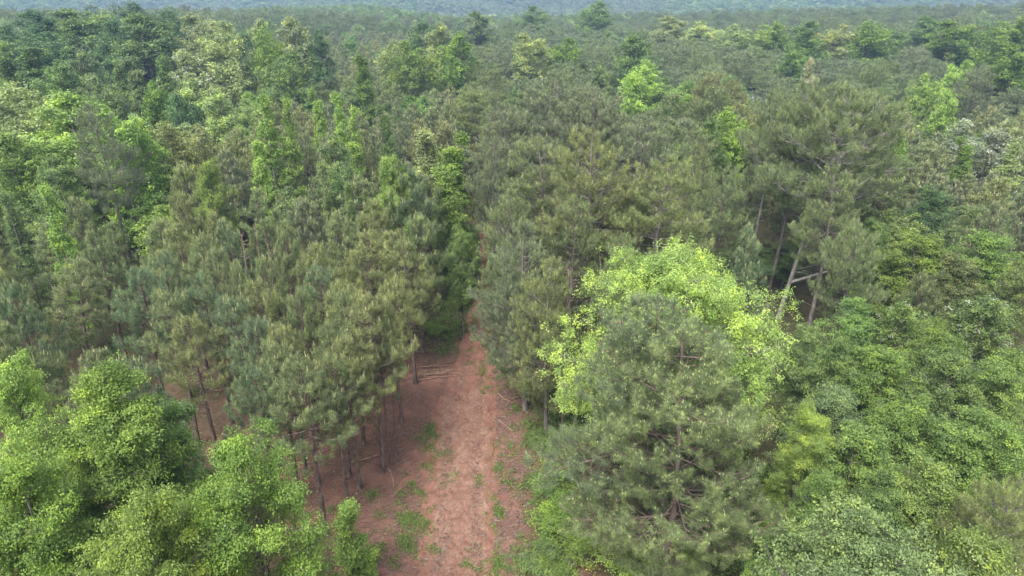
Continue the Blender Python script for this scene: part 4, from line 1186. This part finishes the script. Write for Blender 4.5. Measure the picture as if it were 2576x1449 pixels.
def clusters(spec, seed):
    rng = np.random.default_rng(seed); out = []
    for (u0, u1, v0, v1, n) in spec:
        k = 0
        while k < n:
            cu, cv = rng.uniform(u0, u1), rng.uniform(v0, v1)
            nn = rng.integers(2, 9)
            for _ in range(nn):
                x, y = at_height(cu + rng.normal(0, 10), cv + rng.normal(0, 8), 0.0)
                out.append((x, y, 0.02)); k += 1
    return out
GR = [(560, 950, 900, 1440, 110), (1060, 1100, 1050, 1449, 60), (1238, 1262, 990, 1449, 60), (1110, 1220, 1000, 1440, 26), (1000, 1085, 1060, 1449, 90), (930, 1070, 1200, 1449, 90), (1085, 1165, 800, 905, 110), (1070, 1190, 745, 830, 70), (1205, 1300, 850, 990, 150), (1230, 1300, 760, 860, 130),
      (1235, 1275, 640, 800, 160), (1130, 1203, 640, 770, 200), (1070, 1175, 770, 850, 120), (1250, 1330, 1000, 1449, 110), (1165, 1210, 860, 930, 20), (1203, 1217, 700, 850, 25), (740, 930, 1330, 1449, 30), (1170, 1250, 1400, 1449, 26)]
scatter_leaves('grass_and_weeds', clusters(GR, 5), 0.12, 26, 0.15, (0.125, 0.205, 0.055), 'sparse green weeds and grass along the verges of the clay track', 'weeds')
UG = [(1335, 1440, 860, 1449, 380), (1285, 1400, 740, 860, 120), (1420, 1900, 1000, 1449, 500), (1130, 1200, 600, 720, 120), (1240, 1330, 600, 760, 160), (60, 500, 780, 1100, 260), (1400, 2100, 700, 1000, 200), (1900, 2576, 800, 1300, 300)]
scatter_leaves('undergrowth', clusters(UG, 6), 0.16, 46, 0.40, (0.10, 0.19, 0.05), 'leafy green undergrowth on the forest floor under the trees', 'undergrowth')

def litter():
    rng = np.random.default_rng(9); mb = MB()
    spec = [(470, 1340, 850, 1449, 4200), (1060, 1160, 780, 960, 120), (1240, 1340, 940, 1400, 500), (1090, 1240, 950, 1449, 160)]
    for (u0, u1, v0, v1, n) in spec:
        for _ in range(n):
            x, y = at_height(rng.uniform(u0, u1), rng.uniform(v0, v1), 0.0)
            a = rng.random() * 6.28; L = rng.uniform(0.15, 0.8) ** 1.3 * (1.6 if rng.random() < 0.15 else 1)
            q = np.linspace(-.5, .5, 3)[:, None]
            pts = np.array([x, y, 0.06]) + np.array([math.cos(a), math.sin(a), rng.normal(0, 0.05)]) * L * q + np.array([-math.sin(a), math.cos(a), 0]) * (0.25 - q ** 2) * L * rng.normal(0, 0.3)
            r = rng.uniform(0.010, 0.026)
            mb.tube(pts, [r, r * 0.9, r * 0.5], 3, 0, rng.random())
    # wood chips
    n = 900
    P = np.array([(*at_height(rng.uniform(700, 1330), rng.uniform(880, 1449), 0.0), 0.075) for _ in range(n)])
    a = rng.random(n) * 6.28; l = rng.uniform(0.02, 0.06, n)[:, None]
    d = np.stack([np.cos(a), np.sin(a), 0 * a], 1); s_ = np.stack([-np.sin(a), np.cos(a), 0 * a + 0.2], 1)
    V = np.stack([P - d * l, P + s_ * l * .4, P + d * l, P - s_ * l * .4], 1).reshape(-1, 3)
    mb.add(V, np.arange(4 * n).reshape(-1, 4), 1, 0.5)
    o = bpy.data.objects.new('twig_litter', mb.mesh('twig_litter', [M_BARK_D, M_POLE])); COL.objects.link(o)
    o['kind'] = 'stuff'; o['label'] = 'fallen twigs and bark chips strewn over the red ground'; o['category'] = 'litter'
litter()

# ------------------------------------------------------------------ cut poles and fallen branches
def pole(u0, v0, u1, v1, r, z0, z1, name, label, cat, group=None, mat=None, fork=False):
    x0, y0 = at_height(u0, v0, 0); x1, y1 = at_height(u1, v1, 0)
    rng = np.random.default_rng(int(u0 * 7 + v0)); mb = MB()
    mid = np.array([(x0 + x1) / 2, (y0 + y1) / 2, 0.0])
    a = np.array([x0, y0, z0]) - mid; b = np.array([x1, y1, z1]) - mid
    q = np.linspace(0, 1, 7)[:, None]; L_ = np.linalg.norm(b - a)
    side = np.array([-(b - a)[1], (b - a)[0], 0]) / L_
    pts = a * (1 - q) + b * q + side * np.sin(q * 3.1416 * rng.uniform(0.8, 1.6)) * L_ * rng.normal(0, 0.025)
    r = r * (1.0 if group == 'cut poles bundled left of the track' else 1.3)
    mb.tube(pts, r * (1 - 0.45 * q[:, 0]), 7, 0, 0.5)
    mb.add(pts[0] + np.array([[0, 0, r], [0, 0, -r], [0, 0, 0]]) + side * np.array([[0], [0], [r]]), [[0, 1, 2]])
    for _ in range(3 if fork else 1):
        p_ = pts[rng.integers(2, 6)]; d = unit((b - a) / L_ + side * rng.choice([-1, 1]) * 0.8 + np.array([0, 0, 0.3]))
        ln = L_ * (0.25 if fork else 0.06)
        mb.tube(np.stack([p_, p_ + d * ln * 0.5, p_ + d * ln]), [r * 0.45, r * 0.3, r * 0.12], 4, 0, 0.5)
    me = mb.mesh(name, [mat or M_POLE]); me.polygons.foreach_set('use_smooth', np.ones(len(me.polygons), bool))
    o = bpy.data.objects.new(name, me); o.location = mid; COL.objects.link(o)
    o['label'] = label; o['category'] = cat
    if group: o['group'] = group
rp = random.Random(8)
ORD = ['first', 'second', 'third', 'fourth', 'fifth', 'sixth', 'seventh', 'eighth', 'ninth', 'tenth', 'eleventh', 'twelfth', 'last']
for k in range(13):
    v = 931 + k * 1.7 + rp.uniform(-3, 3)
    lab = '%s pole from the back in the cut pole bundle left of the track' % ORD[k]
    if k == 12: lab = 'longest cut pole, lying lowest along the front of the pole bundle'
    if k == 0: lab = 'cut pole at the back of the bundle left of the track'
    pole(1052 + rp.uniform(-14, 10) - (18 if k == 12 else 0), v + rp.uniform(-8, 22), 1158 + rp.uniform(-45, 8), v + rp.uniform(-10, 5), rp.uniform(0.025, 0.042), 0.06 + 0.05 * (k % 4), 0.06 + 0.05 * ((k + 1) % 4),
         'cut_pole', lab, 'pole', 'cut poles bundled left of the track')
pole(1080, 922, 1182, 902, 0.03, 0.06, 0.05, 'fallen_branch', 'thin reddish branch lying across the track above the pole bundle', 'branch', fork=True)
pole(1100, 912, 1135, 906, 0.028, 0.05, 0.05, 'fallen_branch', 'short thin stick above the pole bundle', 'branch')
pole(852, 995, 975, 958, 0.06, 0.1, 0.12, 'cut_pole', 'long pale pole leaning among the trunks of the thinned stand', 'pole', 'loose poles in the thinned stand')
pole(890, 968, 1000, 962, 0.045, 0.08, 0.12, 'cut_pole', 'pale pole lying level behind the trunk cluster', 'pole', 'loose poles in the thinned stand')
pole(890, 1015, 950, 968, 0.05, 0.08, 0.2, 'cut_pole', 'steeply slanted reddish pole left of the trunk cluster', 'pole', 'loose poles in the thinned stand')
pole(905, 1022, 965, 975, 0.04, 0.08, 0.2, 'cut_pole', 'slanted reddish pole, right neighbour of the steep one', 'pole', 'loose poles in the thinned stand')
pole(872, 1168, 958, 1148, 0.05, 0.06, 0.15, 'cut_pole', 'brown pole lying on the clay against the trunk cluster', 'pole', 'loose poles in the thinned stand')
pole(978, 1180, 992, 1232, 0.05, 0.05, 0.05, 'fallen_branch', 'single brown branch pointing at the camera below the trunk cluster', 'branch')
pole(985, 1252, 1012, 1228, 0.025, 0.05, 0.05, 'fallen_branch', 'thin stick on the clay below the single brown branch', 'branch')
pole(690, 1000, 745, 975, 0.05, 0.07, 0.07, 'fallen_branch', 'pale broken branch on the open red floor', 'branch', fork=True)
pole(540, 985, 600, 975, 0.05, 0.07, 0.1, 'fallen_branch', 'forked pale branch left of the dark trunk', 'branch', fork=True)
pole(1252, 990, 1290, 1020, 0.035, 0.06, 0.1, 'fallen_branch', 'dead forked branch on the right verge', 'branch', fork=True)
pole(1262, 1008, 1316, 1000, 0.03, 0.06, 0.1, 'fallen_branch', 'thin bleached branch crossing the right verge', 'branch', fork=True)
pole(1255, 1060, 1300, 1095, 0.03, 0.06, 0.06, 'fallen_branch', 'dead twiggy branch lower down the right verge', 'branch', fork=True)
pole(1262, 845, 1330, 852, 0.04, 0.3, 0.9, 'fallen_branch', 'bare branch sticking out over the right verge by the tunnel', 'branch', fork=True, mat=M_BARK_D)

# ------------------------------------------------------------------ the white roof glimpsed between the pines
def shed():
    x, y, zz = at_range(1896, 240, 176.0); z0 = float(terrain(x, y))
    e = bpy.data.objects.new('house', None); e.location = (x, y, z0); e.rotation_euler = (0, 0, 0.5)
    e['label'] = 'small white roofed house glimpsed through a gap in the far pines'; e['category'] = 'house'; COL.objects.link(e)
    def plain(name, c, r=0.6):
        m, N, L = new_mat(name); o_ = N.new('ShaderNodeOutputMaterial'); b = N.new('ShaderNodeBsdfPrincipled')
        n = N.new('ShaderNodeTexNoise'); n.inputs['Scale'].default_value = 3
        rr = N.new('ShaderNodeValToRGB'); rr.color_ramp.elements[0].color = tuple(k * 0.85 for k in c) + (1,); rr.color_ramp.elements[1].color = (*c, 1)
        L.new(n.outputs['Fac'], rr.inputs[0]); L.new(rr.outputs[0], b.inputs['Base Color']); b.inputs['Roughness'].default_value = r; L.new(b.outputs[0], o_.inputs[0]); return m
    def box(name, x0, x1, y0, y1, z0_, z1, m):
        mb = MB(); mb.add([(x0, y0, z0_), (x1, y0, z0_), (x1, y1, z0_), (x0, y1, z0_), (x0, y0, z1), (x1, y0, z1), (x1, y1, z1), (x0, y1, z1)],
                          [(0, 3, 2, 1), (4, 5, 6, 7), (0, 1, 5, 4), (1, 2, 6, 5), (2, 3, 7, 6), (3, 0, 4, 7)])
        o = bpy.data.objects.new(name, mb.mesh(name, [m])); o.parent = e; COL.objects.link(o); return o
    mw = plain('white_siding', (0.62, 0.60, 0.56)); mr = plain('white_roof', (0.75, 0.72, 0.70)); md = plain('dark_glass', (0.05, 0.06, 0.07), 0.2)
    box('wall', -4, 4, -2.5, 2.5, 0, 2.8, mw)
    mb = MB(); mb.add([(-4.4, -3, 2.7), (4.4, -3, 2.7), (4.4, 3, 2.7), (-4.4, 3, 2.7), (-4.4, 0, 4.4), (4.4, 0, 4.4), (-4.4, -3, 2.82), (4.4, -3, 2.82), (4.4, 3, 2.82), (-4.4, 3, 2.82)][:6],
                      [(0, 1, 5, 4), (2, 3, 4, 5), (0, 3, 2, 1)])
    mb.add([(-4.4, -3, 2.7), (-4.4, 3, 2.7), (-4.4, 0, 4.4), (4.4, -3, 2.7), (4.4, 3, 2.7), (4.4, 0, 4.4)], [(0, 2, 1), (3, 4, 5)])
    o = bpy.data.objects.new('roof', mb.mesh('roof', [mr])); o.parent = e; COL.objects.link(o)
    for wx in (-2.4, 0.4):
        box('window', wx, wx + 1.1, -2.54, -2.503, 1.0, 2.1, md)
    box('door', 2.4, 3.3, -2.54, -2.503, 0.02, 2.1, md)
shed()

# ------------------------------------------------------------------ haze
hz_m, N, L_ = new_mat('haze')
ho = N.new('ShaderNodeOutputMaterial'); pv = N.new('ShaderNodeVolumePrincipled')
pv.inputs['Color'].default_value = (0.38, 0.58, 0.92, 1); pv.inputs['Density'].default_value = 0.0005; pv.inputs['Anisotropy'].default_value = 0.2
L_.new(pv.outputs[0], ho.inputs['Volume'])
mb = MB(); x0, x1, y0, y1, z0, z1 = -4300, 4300, -60, 5300, -60, 62
mb.add([(x0, y0, z0), (x1, y0, z0), (x1, y1, z0), (x0, y1, z0), (x0, y0, z1), (x1, y0, z1), (x1, y1, z1), (x0, y1, z1)],
       [(0, 3, 2, 1), (4, 5, 6, 7), (0, 1, 5, 4), (1, 2, 6, 5), (2, 3, 7, 6), (3, 0, 4, 7)])
ho_ = bpy.data.objects.new('haze', mb.mesh('haze', [hz_m])); COL.objects.link(ho_)
ho_['kind'] = 'stuff'; ho_['label'] = 'pale blue haze in the air over the wood'
